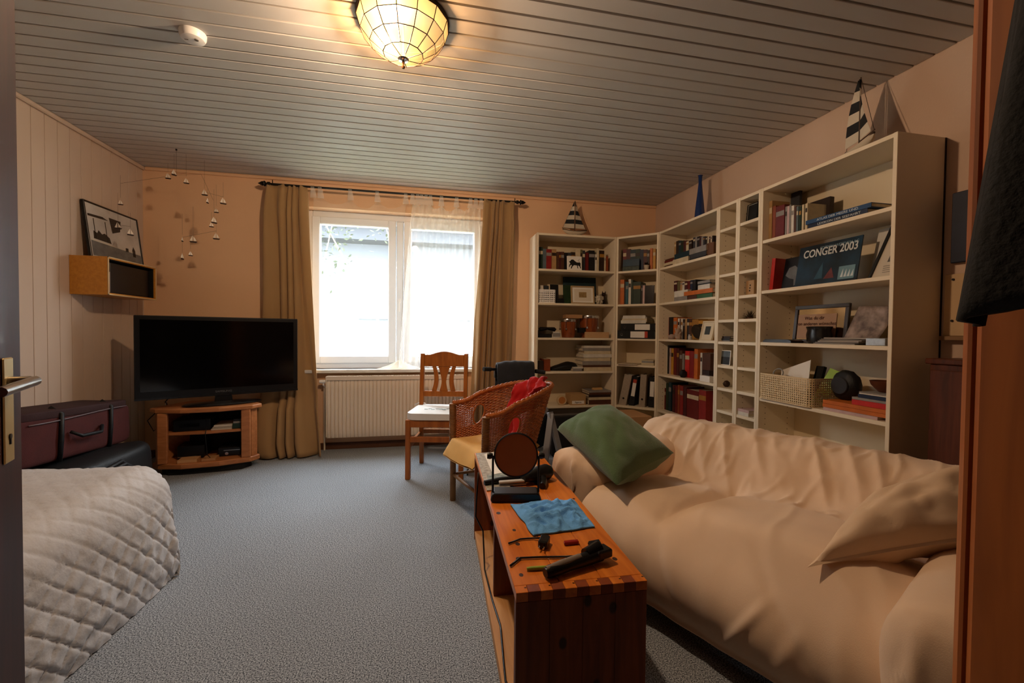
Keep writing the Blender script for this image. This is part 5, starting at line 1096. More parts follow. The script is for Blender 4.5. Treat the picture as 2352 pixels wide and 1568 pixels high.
# ------------------------------------------------------------------ dining chair
KA = -.21
KM = rotz((.118, 3.325, 0), KA)
ch = thing('dining_chair', (.118, 3.325, 0), 'beech dining chair with white seat pad before the radiator', 'chair')
for s in (-1, 1):
    MB(KM).beam((s*.195, -.19, 0), (s*.195, -.19, .44), .036, .036).build('leg', OAKC, ch, bevel=.004)
    MB(KM).add([(s*.18+i*.016, y_+j*.018, z) for y_, z in ((.205, 0), (.185, .44), (.20, .62), (.235, .905)) for i, j in ((-1, -1), (1, -1), (1, 1), (-1, 1))], [(0, 1, 2, 3), (15, 14, 13, 12)]+[(4*k_+q, 4*k_+4+q, 4*k_+4+(q+1) % 4, 4*k_+(q+1) % 4) for k_ in range(3) for q in range(4)]).build('back_post', OAKC, ch, bevel=.003)
    bx('side_rail', OAKC, ch, s*.19-.012, -.175, .385, s*.19+.012, .18, .44, M=KM, bevel=.002); bx('stretcher', OAKC, ch, s*.19-.011, -.175, .23, s*.19+.011, .185, .265, M=KM, bevel=.002)
bx('front_rail', OAKC, ch, -.18, -.202, .385, .18, -.178, .44, M=KM, bevel=.002); bx('rear_rail', OAKC, ch, -.166, .175, .385, .166, .2, .44, M=KM, bevel=.002)
bx('stretcher', OAKC, ch, -.18, -.20, .275, .18, -.18, .315, M=KM, bevel=.002); bx('stretcher', OAKC, ch, -.166, .185, .25, .166, .205, .285, M=KM, bevel=.002)
def by(z): return .20+(.235-.20)*(z-.62)/.285
def panel(poly, th=.018): return MB(KM).prism(poly, lambda u, v, t: (u, by(v)+t, v), -th/2, th/2)
top = [(-.164+.328*i/16, .895+.028*math.sin(PI*max(0, min(1, (i-2)/12)))**1.2) for i in range(17)]
panel([(-.164, .80)]+[(-.10+.2*i/8, .80+.0*i) for i in range(9)]+[(.164, .80)]+top[::-1], .022).build('top_rail', OAKC, ch, bevel=.003)
panel([(-.166, .555), (.166, .555), (.166, .60), (-.166, .60)], .022).build('lower_rail', OAKC, ch, bevel=.003)
def splat(fx0, fx1): return [(fx0(i/10), .60+.20*i/10) for i in range(11)]+[(fx1(i/10), .60+.20*i/10) for i in range(10, -1, -1)]
wv = lambda t: (.018+.022*abs(t-.38)**1.5*3.0)
panel(splat(lambda t: -wv(t), lambda t: wv(t)), .012).build('splat', OAKC, ch, bevel=.002)
for s in (-1, 1):
    cx = lambda t, s=s: s*(.092-.030*math.sin(PI*(.15+.75*t))+.0*t)
    panel(splat(lambda t: cx(t)-.016-.004*(1-t), lambda t: cx(t)+.016+.004*(1-t)), .012).build('splat', OAKC, ch, bevel=.002)
def seatf(u, v):
    a = 2*PI*u; pwr = .25; c_, s_ = math.cos(a), math.sin(a); r = min(1, v*1.0)
    x = .205*math.copysign(abs(c_)**pwr, c_)*min(1, r*1.25); y_ = .205*math.copysign(abs(s_)**pwr, s_)*min(1, r*1.25)
    z = .487-.012*(max(0, r-.8)/.2)**2-.0*(r)+.004*noise.noise(V((x*9, y_*9, 2))) if r <= .97 else .4406
    return KM @ V((x*(1+.02*(y_ < 0)), y_-.005, z))
MB().grid(48, 16, seatf, cu=True).build('seat', P('white_seat_cloth', 'DCDDDB', .8, var=.06, vscale=8, bump=.3, bscale=200), ch, smooth='auto')
mb = MB(KM)
for i in range(9):
    x = -.11+.028*i; mb.box(x, -.03+.02*math.sin(i*2.3), .4885, x+.026, -.022+.02*math.sin(i*2.3)+.004*(i % 3), .4905)
mb.build('blue_print', P('pale_blue_print', '8FA9B0', .8), ch)
MB(KM).tube([(-.21, .19, .47), (-.235, .20, .485), (-.19, .21, .50), (-.15, .20, .492)], .006, 6).build('pad_tie', P('white_seat_cloth', 'DCDDDB'), ch, smooth=True)

# ------------------------------------------------------------------ wicker armchair
WM = frame(V((.258, 2.505, 0)), (-.305, .952, 0), (.952, .305, 0), (0, 0, 1))
wc = thing('wicker_armchair', WM @ V((0, .25, 0)), 'brown wicker tub armchair facing left behind the pine chest', 'armchair')
def plan(s, hw, y1, dep):
    """U-shaped plan from the near arm round the back to the far arm"""
    Ls, Lc = y1, PI*hw*.5*(1+dep/hw)*.5*2*.5*1.25; T = 2*Ls+Lc; d = s*T
    if d < Ls: return -hw, d
    if d > T-Ls: return hw, T-d
    a = PI*(d-Ls)/Lc; return -hw*math.cos(a), y1+dep*math.sin(a)
def shell(s, v):
    x0, y0 = plan(s, .222, .20, .22); x1, y1_ = plan(s, .245, .18, .39); k_ = v**1.15
    f = math.sin(PI*s)**2; zr = .625+.125*sm(.0, 1, math.sin(PI*s)**1.4); z = .34+(zr-.34)*v
    return V((x0+(x1-x0)*k_, y0+(y1_-y0)*k_, z))
NSt = 58; rows_ = 40; mb = MB(WM)
def hole(s, v):
    for c_ in (.185, .815):
        if abs(s-c_) < .034 and .42 < v < (.80-.10*(abs(s-c_)/.034)**2): return True
    return False
for j in range(rows_):
    v = (j+.5)/rows_; pts = []; n = NSt*3
    for i in range(n+1):
        s = i/n
        if hole(s, v):
            if len(pts) > 2: mb.tube(pts, .0034, 4)
            pts = []; continue
        p = shell(s, v); q = shell(min(1, s+.004), v)-shell(max(0, s-.004), v); nn = V((q.y, -q.x, 0)).normalized()
        pts.append(p+nn*(.0034*math.cos(PI*(s*NSt)+PI*j)))
    if len(pts) > 2: mb.tube(pts, .0034, 4)
mb.build('woven_shell', RATTAN, wc, kind='stuff')
mb = MB(WM)
for i in range(NSt+1):
    s = (i+.0)/NSt
    for a, b2 in ((0, 1),) if not hole(s, .6) else ((0, .42), (.79, 1)): mb.tube([shell(s, a+(b2-a)*k_/6) for k_ in range(7)], .0024, 4)
mb.build('stakes', RATTAN, wc, kind='stuff')
rim = [shell(i/140, 1)+V((0, 0, .004)) for i in range(141)]
mb = MB(WM); mb.tube(rim, .012, 8)
for ph in (0, PI*2/3, PI*4/3):
    mb.tube([rim[i]+V((.010*math.cos(i*.9+ph)*.4, .010*math.cos(i*.9+ph)*.4, .012*math.sin(i*.9+ph))) for i in range(141)], .0065, 5)
mb.build('braided_rim', RATTAN, wc, smooth=True)
for s in (-1, 1):
    e = shell(0 if s < 0 else 1, 1)
    mb = MB(WM).tube([(s*.236, .0, 0), (s*.236, 0, .34), (s*.24, -.002, .5), (e.x, e.y-.004, e.z)], [.019, .019, .018, .016], 10)
    for k_ in range(40): z = .33+.0075*k_; x = s*.236+(e.x-s*.236)*max(0, (z-.34)/(e.z-.34)); mb.tube([(x+.0195*math.cos(a), -.002+.0195*math.sin(a), z) for a in [2*PI*q/10 for q in range(10)]], .0042, 4, closed=True)
    mb.build('leg', RATTANL, wc, smooth=True)
    MB(WM).tube([(s*.20, .40, 0), (s*.19, .37, .34)], .018, 10).build('leg', RATTANL, wc, smooth=True)
    MB(WM).tube([(s*.236, 0, .17), (s*.205, .385, .17)], .010, 8).build('stretcher', RATTANL, wc, smooth=True)
    cc = .185 if s < 0 else .815
    MB(WM).tube([shell(cc+.034*math.cos(a), .61+.19*math.sin(a)) for a in [2*PI*q/20 for q in range(20)]], .006, 6, closed=True).build('hole_binding', RATTAN, wc, smooth=True)
MB(WM).tube([(-.236, 0, .335), (.236, 0, .335)], .013, 8).tube([(-.236, 0, .17), (.236, 0, .17)], .010, 8).tube([shell(i/60, 0) for i in range(61)], .012, 8).build('seat_frame', RATTANL, wc, smooth=True)
mb = MB(WM)
for i in range(40):
    y_ = .005+.0102*i; hw = .222 if y_ < .2 else .222*math.sqrt(max(.02, 1-((y_-.2)/.23)**2)); mb.tube([(-hw, y_, .345+.003*(-1)**i), (hw, y_, .345-.003*(-1)**i)], .0045, 4)
mb.build('seat_weave', RATTAN, wc, kind='stuff')
def cush(top):
    def fn(u, v):
        x = (u-.5)*.455; y_ = -.096+.513*v; hw = 1 if y_ < .2 else math.sqrt(max(.05, 1-((y_-.2)/.28)**2)); x *= hw if y_ > .2 else 1
        ed = min(1, min(u, 1-u, v, 1-v)*9); th = .024*ed**.5+.004
        dr = max(0, -.018-y_); z = .392 - (dr*.90) - .03*(dr/.15)*(2*u-1) + .010*math.sin(5*u+2)*sm(.02, .15, dr)+ .006*noise.noise(V((u*4, v*4, 3)))
        return V((x, y_+.30*dr, z+(th if top else -th)))
    return fn
MB(WM).grid(30, 34, cush(True)).grid(30, 34, cush(False)).build('seat_cushion', YELLOWC, None, smooth=True, label='yellow ochre cushion drooping over the wicker armchair seat', cat='cushion')
def redf(u, v):
    s = .26+.40*u; vv = 1.03-.95*v
    p = shell(s, max(0, min(1, vv))); c_ = V((0, .2, p.z)); inn = (c_-p); inn.z = 0; inn.normalize()
    off = .04+.028*math.sin(u*19+v*5)*(.5+v)+.03*nz(u*5, v*5, 2)+.02*(1-abs(nz(u*9, v*6, 4)))**6+.09*v
    return p+inn*off+V((0, 0, .02*nz(u*6, v*3, 8)+.06*(1-v)*math.sin(PI*u)*(.35+.65*abs(math.sin(u*9+1)))))
MB(WM).grid(48, 30, redf).build('red_garment', REDC, None, smooth=True, solid=.006, label='crumpled red garment over the back of the wicker armchair', cat='clothing')

# ------------------------------------------------------------------ exercise bike behind the armchair
xb = thing('exercise_bike', (.72, 3.22, 0), 'folded grey exercise bike with black handlebar behind wicker armchair', 'exercise bike')
def bar(a, b2, w1, w2, n_='frame_bar', m=GREYM, lb=None): return MB().beam(a, b2, w1, w2).build(n_, m, xb, bevel=.003, label=lb)
bar((.34, 3.20, .022), (.72, 3.02, .022), .045, .045, 'front_foot'); bar((.75, 3.52, .022), (1.12, 3.30, .022), .045, .045, 'rear_foot')
bar((.53, 3.11, .04), (.98, 3.33, .47), .055, .035); bar((.95, 3.42, .04), (.62, 3.30, .66), .05, .04)
bar((1.0, 3.24, .44), (.90, 3.10, .02), .05, .03); bar((.99, 3.25, .45), (1.07, 3.12, .02), .05, .03)
for a in ((.34, 3.20, .022), (.72, 3.02, .022)):
    o = V(a)+(V(a)-V((.53, 3.11, .022))).normalized()*.012; MB().beam(V(a), o, .05, .05).build('end_cap', BLACK, xb, bevel=.003)
MB().lathe([(0, -.05), (.12, -.05), (.15, -.035), (.15, .035), (.12, .05), (0, .05)], (.86, 3.30, .30), 28, 'y').build('flywheel_housing', BLACK, xb, smooth='auto')
for s in (-1, 1): MB().beam((.86, 3.30+s*.06, .30), (.86+s*.10, 3.30+s*.065, .22), .02, .014).box(.86+s*.10-.04, 3.30+s*.12-.04, .205, .86+s*.10+.04, 3.30+s*.12+.03, .23).build('pedal', BLACK, xb, bevel=.003)
MB().tube([(.62, 3.30, .62), (.60, 3.30, .80)], .02, 10).build('handlebar_post', BLACK, xb, smooth='auto')
MB().tube([(.455, 3.26, .80), (.53, 3.29, .795), (.73, 3.30, .79), (.90, 3.29, .775), (.945, 3.26, .77)], .0115, 10).build('handlebar', BLACK, xb, smooth='auto')
for a, b2 in (((.452, 3.258, .80), (.515, 3.285, .796)), ((.875, 3.293, .777), (.95, 3.258, .768))): MB().tube([a, b2], .0165, 10).build('grip', BLACKM, xb, smooth='auto')
MB().box(.55, 3.31, .72, .70, 3.37, .80).build('console', BLACK, xb, bevel=.006)
def towf(u, v):
    x = .56+.30*u; s = (v-.5)*2; a = s*2.2
    if abs(s) < .45: y_ = 3.295+.045*math.sin(s/.45*PI/2); z = .80+.045*math.cos(s/.45*PI/2)
    else: y_ = 3.295+math.copysign(.045+.03*(abs(s)-.45), s); z = .80-.34*(abs(s)-.45)
    return V((x+.006*nz(u*3, v*6, 4), y_+.012*nz(u*5, v*4, 1), z+.008*nz(u*6, v*3, 7)+.012*math.sin(PI*u)))
MB().grid(30, 40, towf).build('towel', NAVY, None, smooth=True, solid=.014, label='dark navy towel draped over the exercise bike handlebar', cat='towel')
bx('cardboard_box', P('kraft_box', 'BE8F5E', .8, var=.1, vscale=4), None, 1.56, 3.20, 0, 1.86, 3.52, .40, bevel=.004, label='tan cardboard box on the floor before the corner bookcase', cat='box')
o = bx('crate', P('black_crate', '121110', .6), None, 1.10, 3.52, 0, 1.66, 3.82, .36, bevel=.01, label='black storage crate before bookcase beside the window', cat='crate')
MB().box(1.12, 3.53, .3603, 1.64, 3.60, .366).build('lid_rim', P('grey_rim', '4A4642', .5), o)

# ------------------------------------------------------------------ pine bench
CH = frame(V((.223, .996, 0)), (.9995, -.033, 0), (.033, .9995, 0), (0, 0, 1))
pb = thing('pine_bench', CH @ V((.175, .6, 0)), 'long low pine bench with open front standing before the sofa', 'bench')
CW, CL, CZ, CT = .345, 1.215, .45, .024
wds = [0, .118, .232, CW]
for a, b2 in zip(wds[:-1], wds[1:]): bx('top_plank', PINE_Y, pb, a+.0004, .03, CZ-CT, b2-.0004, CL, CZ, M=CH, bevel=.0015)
fw = CW/11
for i in range(11):
    bx('finger_joint', PINE_D if i % 2 else PINE_Y, pb, i*fw+.0003, 0, CZ-CT, (i+1)*fw-.0003, .0297, CZ+(.0003 if i % 2 else 0), M=CH, bevel=.0008)
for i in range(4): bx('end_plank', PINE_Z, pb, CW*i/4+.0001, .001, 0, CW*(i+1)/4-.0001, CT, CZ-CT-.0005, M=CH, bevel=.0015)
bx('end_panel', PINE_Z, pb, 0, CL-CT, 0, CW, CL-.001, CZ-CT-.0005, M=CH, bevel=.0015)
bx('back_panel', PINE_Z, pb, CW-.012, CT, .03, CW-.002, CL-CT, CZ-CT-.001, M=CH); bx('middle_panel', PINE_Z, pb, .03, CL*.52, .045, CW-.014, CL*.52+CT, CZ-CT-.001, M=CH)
bx('bottom_board', PINE_L, pb, .002, CT+.0005, .02, CW-.013, CL-CT-.0005, .045, M=CH, bevel=.0015); bx('plinth', PINE_L, pb, .004, CT+.0005, 0, .024, CL-CT-.0005, .02, M=CH)
MB(CH).tube([(-.006, .93, .44), (-.014, .92, .33), (-.02, .90, .25), (.01, .86, .20), (.012, .80, .06), (.02, .6, .052), (.03, .45, .055), (.018, .30, .05), (.012, .22, .049), (.03, .12, .052)], .0035, 6).build('power_cable', BLACK, None, smooth=True, label='black cable hanging beside the pine bench front', cat='cable')
TZ = CZ+.0008
def tp(px, py, z=TZ): return on(px, py, 'z', z)
KN = P('pine_knot', '35180B', .5)
for px, py, r in ((1145, 1178, .008), (1181, 1217, .006), (1189, 1249, .007), (1191, 1283, .008), (1197, 1320, .006), (1412, 1283, .007), (1318, 1145, .005)):
    c = on(px, py, 'z', CZ); MB(Matrix.Translation(c) @ Matrix.Diagonal((1, 1.35, 1, 1))).lathe([(0, -.001), (r, -.001), (r*.97, .0003), (0, .0004)], n=14).build('knot', KN, pb)
# round mirror
mp_ = (tp(1131, 1147)+tp(1237, 1147))/2
MM = frame(mp_, (.98, -.17, 0), (.17, .98, 0), (0, 0, 1))
mi = thing('vanity_mirror', mp_, 'round tilting mirror on black stand on the pine bench', 'mirror')
MB(MM).prism([(-.092, 0), (.092, 0), (.095, .010), (.09, .028), (.08, .034), (-.08, .034), (-.09, .028), (-.095, .010)], lambda u, v, t: (u, t, v), -.03, .045).build('base', BLACK, mi, bevel=.004)
for s in (-1, 1):
    MB(MM).tube([(s*.087, .0, .03), (s*.087, .0, .168)], .0042, 8).build('upright', IRON, mi, smooth='auto')
    MB(MM).lathe([(0, 0), (.011, 0), (.013, .01), (.009, .022), (0, .022)], (s*.087-(.0 if s > 0 else .022), 0, .168), 12, 'x').build('pivot_knob', BLACK, mi, smooth='auto')
RM = MM @ Matrix.Translation((0, 0, .172)) @ Matrix.Rotation(-.10, 4, 'X')
MB(RM).lathe([(.0, .006), (.079, .006), (.084, .002), (.084, -.004), (.079, -.007), (.0785, -.004), (0, -.004)], (0, 0, 0), 48, 'y').build('frame', IRON, mi, smooth='auto')
MB(RM).lathe([(0, -.0052), (.0782, -.0052), (.0782, -.0042), (0, -.0042)], (0, 0, 0), 48, 'y').build('glass', P('mirror_reflection_brown', 'B4683A', .28, var=.12, vscale=10), mi)  # glass painted brown in place of a reflection of the hall
# papers
def sheet(c4, n_, m, lab, cat, th=.0015, grp=None, zoff=0):
    vs = [V(p)+V((0, 0, zoff)) for p in c4]; mb = MB(); mb.add(vs+[v+V((0, 0, th)) for v in vs], [(0, 1, 2, 3)[::-1], (4, 5, 6, 7), (0, 1, 5, 4), (1, 2, 6, 5), (2, 3, 7, 6), (3, 0, 4, 7)]); return mb.build(n_, m, None, label=lab, cat=cat, group=grp)
NEWS = P('newsprint', 'B9B2A4', .8, col2='8A8378', vscale=60)
sheet([tp(1093, 1042), tp(1155, 1038), tp(1172, 1122), tp(1118, 1128)], 'newspaper', NEWS, 'folded newspaper at the far left end of pine bench', 'newspaper', .004)
sheet([tp(1112, 1045), tp(1152, 1036), tp(1170, 1085), tp(1132, 1092)], 'letter', PAPER, 'white letter on top of the newspaper behind mirror', 'paper', .0012, zoff=.0045)
o = sheet([tp(1118, 1094), tp(1160, 1088), tp(1168, 1112), tp(1124, 1118)], 'postcard', P('card_pattern', '9AA08E', .5, col2='4D5148', vscale=45), 'small patterned card lying on the newspaper edge', 'card', .001, zoff=.0046)
sheet([tp(1180, 1062), tp(1232, 1066), tp(1240, 1092), tp(1188, 1092)], 'envelope', P('pale_env', 'C9B79C', .8), 'pale envelope lying right of the mirror behind dryer', 'envelope', .0012)
# glasses case, straightener, dryer
q0, q1 = tp(1112, 1116), tp(1236, 1100)
MB().tube([q0+V((0, 0, .014)), q0.lerp(q1, .25)+V((0, 0, .016)), q1+V((0, 0, .016))], [.010, .0135, .012], 10).build('hair_brush', BLACK, None, smooth='auto', label='black handled hair brush lying behind the mirror', cat='brush')
q0, q1 = tp(1146, 1117), tp(1208, 1113)
hsn = thing('hair_straightener', (q0+q1)/2, 'slim grey hair straightener lying between mirror base and brush', 'hair straightener')
MB().beam(q0+V((0, 0, .006)), q1+V((0, 0, .007)), .022, .010).build('lower_arm', GREYM, hsn, bevel=.003); MB().beam(q0+V((0, 0, .0175)), q1+V((0, 0, .0185)), .022, .010).build('upper_arm', P('silver_grey', 'B5B0A6', .4), hsn, bevel=.003)
hd = thing('hair_dryer', tp(1245, 1105), 'black hair dryer lying on the pine bench right of mirror', 'hair dryer')
a, b2 = tp(1208, 1112)+V((0, 0, .03)), tp(1268, 1104)+V((.0, .03, .034)); dv = (b2-a)
MB().tube([a, a+dv*.15, a+dv*.5, a+dv*.85, b2], [.020, .025, .033, .034, .024], 16).build('barrel', BLACK, hd, smooth='auto')
MB().tube([a+dv*.02, a-dv*.12], [.021, .019], 16).build('nozzle', BLACKM, hd, smooth='auto')
MB().tube([a+dv*.62, a+dv*.50+V((.01, -.05, -.018)), a+dv*.40+V((.005, -.085, -.020))], [.017, .016, .014], 10).build('handle', BLACK, hd, smooth='auto')
# blue cloth
c4 = [tp(1172, 1160), tp(1318, 1150), tp(1366, 1212), tp(1225, 1232)]
def clo(u, v):
    p = c4[0].lerp(c4[1], u).lerp(c4[3].lerp(c4[2], u), v); e = min(1, min(u, 1-u, v, 1-v)*6)
    h_ = .006+.016*max(0, 1-abs(noise.noise(V((u*2.6+v, v*2.2, 5))))*3)**1.5+.012*max(0, 1-abs(noise.noise(V((u*5-v*2, v*5, 1))))*3)**1.5+.004*noise.noise(V((u*14, v*12, 2)))+.008*noise.noise(V((u*2, v*2, 8)))
    return V((p.x+.008*nz(u*4, v*4, 1), p.y+.008*nz(u*4, v*4, 9), TZ+.003+max(0, h_)*e))
MB().grid(70, 60, clo).build('blue_cloth', BLUEC, None, smooth=True, solid=.004, label='crumpled light blue cloth on the pine bench', cat='cloth')
# plug adapter with lead
c = tp(1250, 1252); t = thing('plug_adapter', c, 'black plug adapter with lead on the bench near blue cloth', 'plug')
PA = Matrix.Translation(c) @ Matrix.Rotation(-.5, 4, 'Z')
MB(PA).box(-.014, -.026, 0, .014, .022, .024).build('body', BLACK, t, bevel=.004); MB(PA).tube([(-.006, -.026, .012), (-.006, -.042, .010)], .0024, 6).tube([(.006, -.026, .012), (.006, -.042, .010)], .0024, 6).build('pin', CHROME, t)
MB().tube([PA @ V((0, .022, .012)), tp(1225, 1238)+V((0, 0, .004)), tp(1195, 1240)+V((0, 0, .0035)), tp(1168, 1250)+V((0, 0, .0035))], .0028, 6).build('lead', BLACK, t, smooth=True)
c = tp(1312, 1249); RMm = Matrix.Translation(c) @ Matrix.Rotation(.05, 4, 'Z')
MB(RMm).prism([(-.024, -.006), (.022, -.008), (.024, .006), (.0, .008), (-.022, .007)], lambda u, v, q: (u, v, q), 0, .010).build('comb_guard', P('dark_red_plastic', '8E1712', .35), None, bevel=.002, label='small dark red plastic comb guard on the bench', cat='comb')
# hair clipper
a, b2 = tp(1252, 1330)+V((0, 0, .016)), tp(1378, 1288)+V((0, 0, .02)); dv = b2-a; sd_ = V((-dv.y, dv.x, 0)).normalized()
hc = thing('hair_clipper', (a+b2)/2-V((0, 0, .018)), 'grey and black hair clipper lying at near end of bench', 'hair clipper')
MB().tube([a, a+dv*.08, a+dv*.4, a+dv*.75, b2], [.012, .0165, .0155, .018, .019], 14).build('body', BLACK, hc, smooth='auto')
MB().tube([a+dv*.02+V((0, 0, .008)), a+dv*.3+V((0, 0, .009)), a+dv*.62+V((0, 0, .010))], [.008, .011, .010], 10).build('grip_panel', P('warm_grey_rubber', '7C6F64', .6), hc, smooth='auto')
MB().tube([b2+dv*-.25+sd_*.006+V((0, 0, .006)), b2+dv*.02+sd_*.010+V((0, 0, .010))], [.0185, .021], 14).build('head', P('gloss_black', '0A0A0B', .12), hc, smooth='auto')
hb = b2+dv*.03+V((0, 0, .004))
MB().beam(hb+sd_*.016, hb+sd_*.042+V((.004, 0, .012)), .036, .012).build('blade', BLACKM, hc, bevel=.002); MB().beam(hb-sd_*.02, hb+sd_*.02, .05, .024).build('comb_attachment', BLACK, hc, bevel=.004)
MB().tube([a+dv*.78+sd_*.014, tp(1300, 1281)+V((0, 0, .004)), tp(1240, 1282)+V((0, 0, .004)), tp(1195, 1284)+V((0, 0, .004)), tp(1172, 1302)+V((0, 0, .004))], .003, 6).build('lead', BLACK, hc, smooth=True)
a, b2 = tp(1210, 1310)+V((0, 0, .005)), tp(1268, 1306)+V((0, 0, .005))
MB().tube([a, a.lerp(b2, .2), a.lerp(b2, .8), b2], [.004, .0055, .005, .004], 10).build('green_marker', P('lime_plastic', '8FA63A', .4), None, smooth='auto', label='lime green pen beside the hair clipper', cat='pen')

# ------------------------------------------------------------------ sofa
SD, SNn = V((.4149, -.9098, 0)), V((.9098, .4149, 0))
def sp(n, t, z): return SNn*n+SD*t+V((0, 0, z))
sf = thing('sofa', sp(1.85, -.76, 0), 'two-seat sofa under a loose cream cover before the bookcases', 'sofa')
PROFILE = [(1.40, .07), (1.34, .075), (1.335, .10), (1.295, .155), (1.276, .225), (1.29, .30), (1.345, .37), (1.43, .406), (1.53, .412), (1.66, .398), (1.80, .385), (1.91, .378), (1.965, .40), (2.02, .47), (2.07, .545), (2.12, .595), (2.19, .615), (2.26, .605), (2.33, .56), (2.36, .40), (2.38, .20), (2.39, .03)]
T0, T1 = -1.55, .03
nt_, ns_ = 190, 150
def body(u, v):
    p = cat_([(a, b2, 0) for a, b2 in PROFILE], v); n, z = p.x, p.y; ta_ = -1.285+(T0+1.285)*sm(1.5, 2.0, n); t = ta_+(T1-ta_)*u
    f = V((n, t, z))
    seat = sm(1.33, 1.45, n)*(1-sm(1.93, 2.02, n))
    # two seat cushions with a hollow between, crown in the middle
    dl = (t+.93); z += seat*(.018*math.sin(PI*max(0, min(1, (t+1.3)/.37)))*.6+.050*math.sin(PI*max(0, min(1, (t+.93)/.75)))**.6) - seat*.026*math.exp(-((dl-.10*(n-1.6)**2)/.04)**2)
    front = (1-sm(1.34, 1.45, n))
    z_f = math.exp(-((t+.60-(z-.2)*.6)/.016)**2)*sm(.10, .17, z)*(1-sm(.28, .36, z))+.8*math.exp(-((t+.47-(z-.2)*.35)/.02)**2)*sm(.12, .18, z)*(1-sm(.24, .33, z))+.6*math.exp(-((t+.33+(z-.2)*.2)/.025)**2)*sm(.1, .2, z)*(1-sm(.3, .38, z))
    n += -front*(.018*math.sin(PI*max(0, min(1, (t+.93)/.72)))*math.sin(PI*min(1, max(0, z/.42)))) + front*(-.008*z_f)+front*(.006*max(0, 1-abs(noise.noise(V((t*3+z*2.5, z*1.2, 21))))*9)*sm(.05, .2, z)+.005*noise.noise(V((t*9, z*2.0, 1)))+.008*noise.noise(V((t*4+z*5, z*3, 6))))*1.2
    # bottom hem is uneven
    if n < 1.45 and z < .12: z = max(.02, z+.025*noise.noise(V((t*3, 0, 2))))
    back = sm(1.95, 2.04, n)*(1-sm(2.3, 2.36, n))
    # folds in the cloth on the back and in the crease
    k_ = 1-abs(noise.noise(V((t*5.2+n*1.1+.5*noise.noise(V((t*2, n*3, 40))), n*1.0, 3)))); fold = (max(0, k_-.80)/.20)**1.6
    k2 = 1-abs(noise.noise(V((t*9.0-n*2, n*7, 8)))); fold2 = (max(0, k2-.84)/.16)**1.5
    n -= back*(.015*fold+.007*fold2); z += back*(.012*fold+.008*fold2*sm(2.05, 2.15, n)); n -= back*(.009*noise.noise(V((t*17, n*15, 31)))+.006*noise.noise(V((t*33, n*26, 5))))*(.35+.65*sm(2.02, 2.12, n))
    cr = math.exp(-((p.x-1.93)/.07)**2); z += cr*(.012*fold2-.02+.012*noise.noise(V((t*7, n*7, 5))))
    z += seat*(.006*fold+.006*noise.noise(V((t*4, n*4, 2))))
    # rounded ends of the back
    e = min(t-ta_, T1-t); z -= back*.05*max(0, 1-e/.12)**2; n -= 0
    z += back*(.012*noise.noise(V((t*3.1, 0, 11)))+.010*noise.noise(V((t*8, 1, 12)))*sm(2.08, 2.2, n))
    return sp(n, t, max(z, .004))
bodym = MB().grid(nt_, ns_, body); bodym.build('loose_cover', COVER, sf, smooth=True)
def arm(ta, tb, n0, n1, zt, fl):
    """rounded arm with a squared soft front"""
    ARC = [(ta+.015, .03), (ta+.005, .18), (ta-.01, .33), (ta-.005, zt-.09), (ta+.03, zt-.028), (ta+(tb-ta)*.4, zt), (ta+(tb-ta)*.65, zt-.004), (tb-.035, zt-.035), (tb-.002, zt-.10), (tb-.006, .36), (tb-.012, .20), (tb-.02, .03)]
    cx, cz = (ta+tb)/2, zt*.55
    def fn(u, v):
        a = cat_([(x, z, 0) for x, z in ARC], u); t, z = a.x, a.y
        n = n0+(n1-n0)*max(0, (v-.2)/.8)
        if v < .2:
            k_ = v/.2; s = k_**.45 if k_ > 0 else 0; t = cx+(t-cx)*(.12+.88*s); z = max(.02, cz+(z-cz)*(.12+.88*s)) if z > .06 else z; n = n0+.035*(1-(1-(1-k_)**2)**.5 if k_ < 1 else 0)-.028*s
            n = n0-.03*(k_**2)*0+.045*(1-math.sqrt(max(0, 1-(1-s)**2)))*0 + .05*(s**6)-.03
            if s > .999: n = n0+.02
        else: n = n0+.02+(n1-n0-.02)*(v-.2)/.8
        f1 = noise.noise(V((t*7+fl, z*3, n*3))); k2 = 1-abs(noise.noise(V((t*12, z*2.5+n*2, fl)))); fold = (max(0, k2-.8)/.2)**1.5
        d = .010*f1+.014*fold*(1 if z < zt-.05 else .4)
        n -= d*(1 if v < .22 else 0); z += d*.6 if z > zt-.06 else 0
        z -= .03*sm(.7, 1, v)*0
        if z < .06: z = max(.006, z+.02*noise.noise(V((t*4, n*4, fl))))
        return sp(n, t, z)
    return MB().grid(44, 60, fn).build('arm_cover', COVER, sf, smooth=True)
arm(-1.585, -1.27, 1.43, 2.22, .53, 1.0); arm(-.26, .06, 1.235, 2.22, .515, 7.0)
bx_ = MB()
for n_, t_ in ((1.6, -1.4), (1.5, -.02), (2.28, -1.5), (2.28, -.02)): q = sp(n_, t_, 0); MB().box(q.x-.025, q.y-.025, 0, q.x+.025, q.y+.025, .07).build('foot', BLACKM, sf)
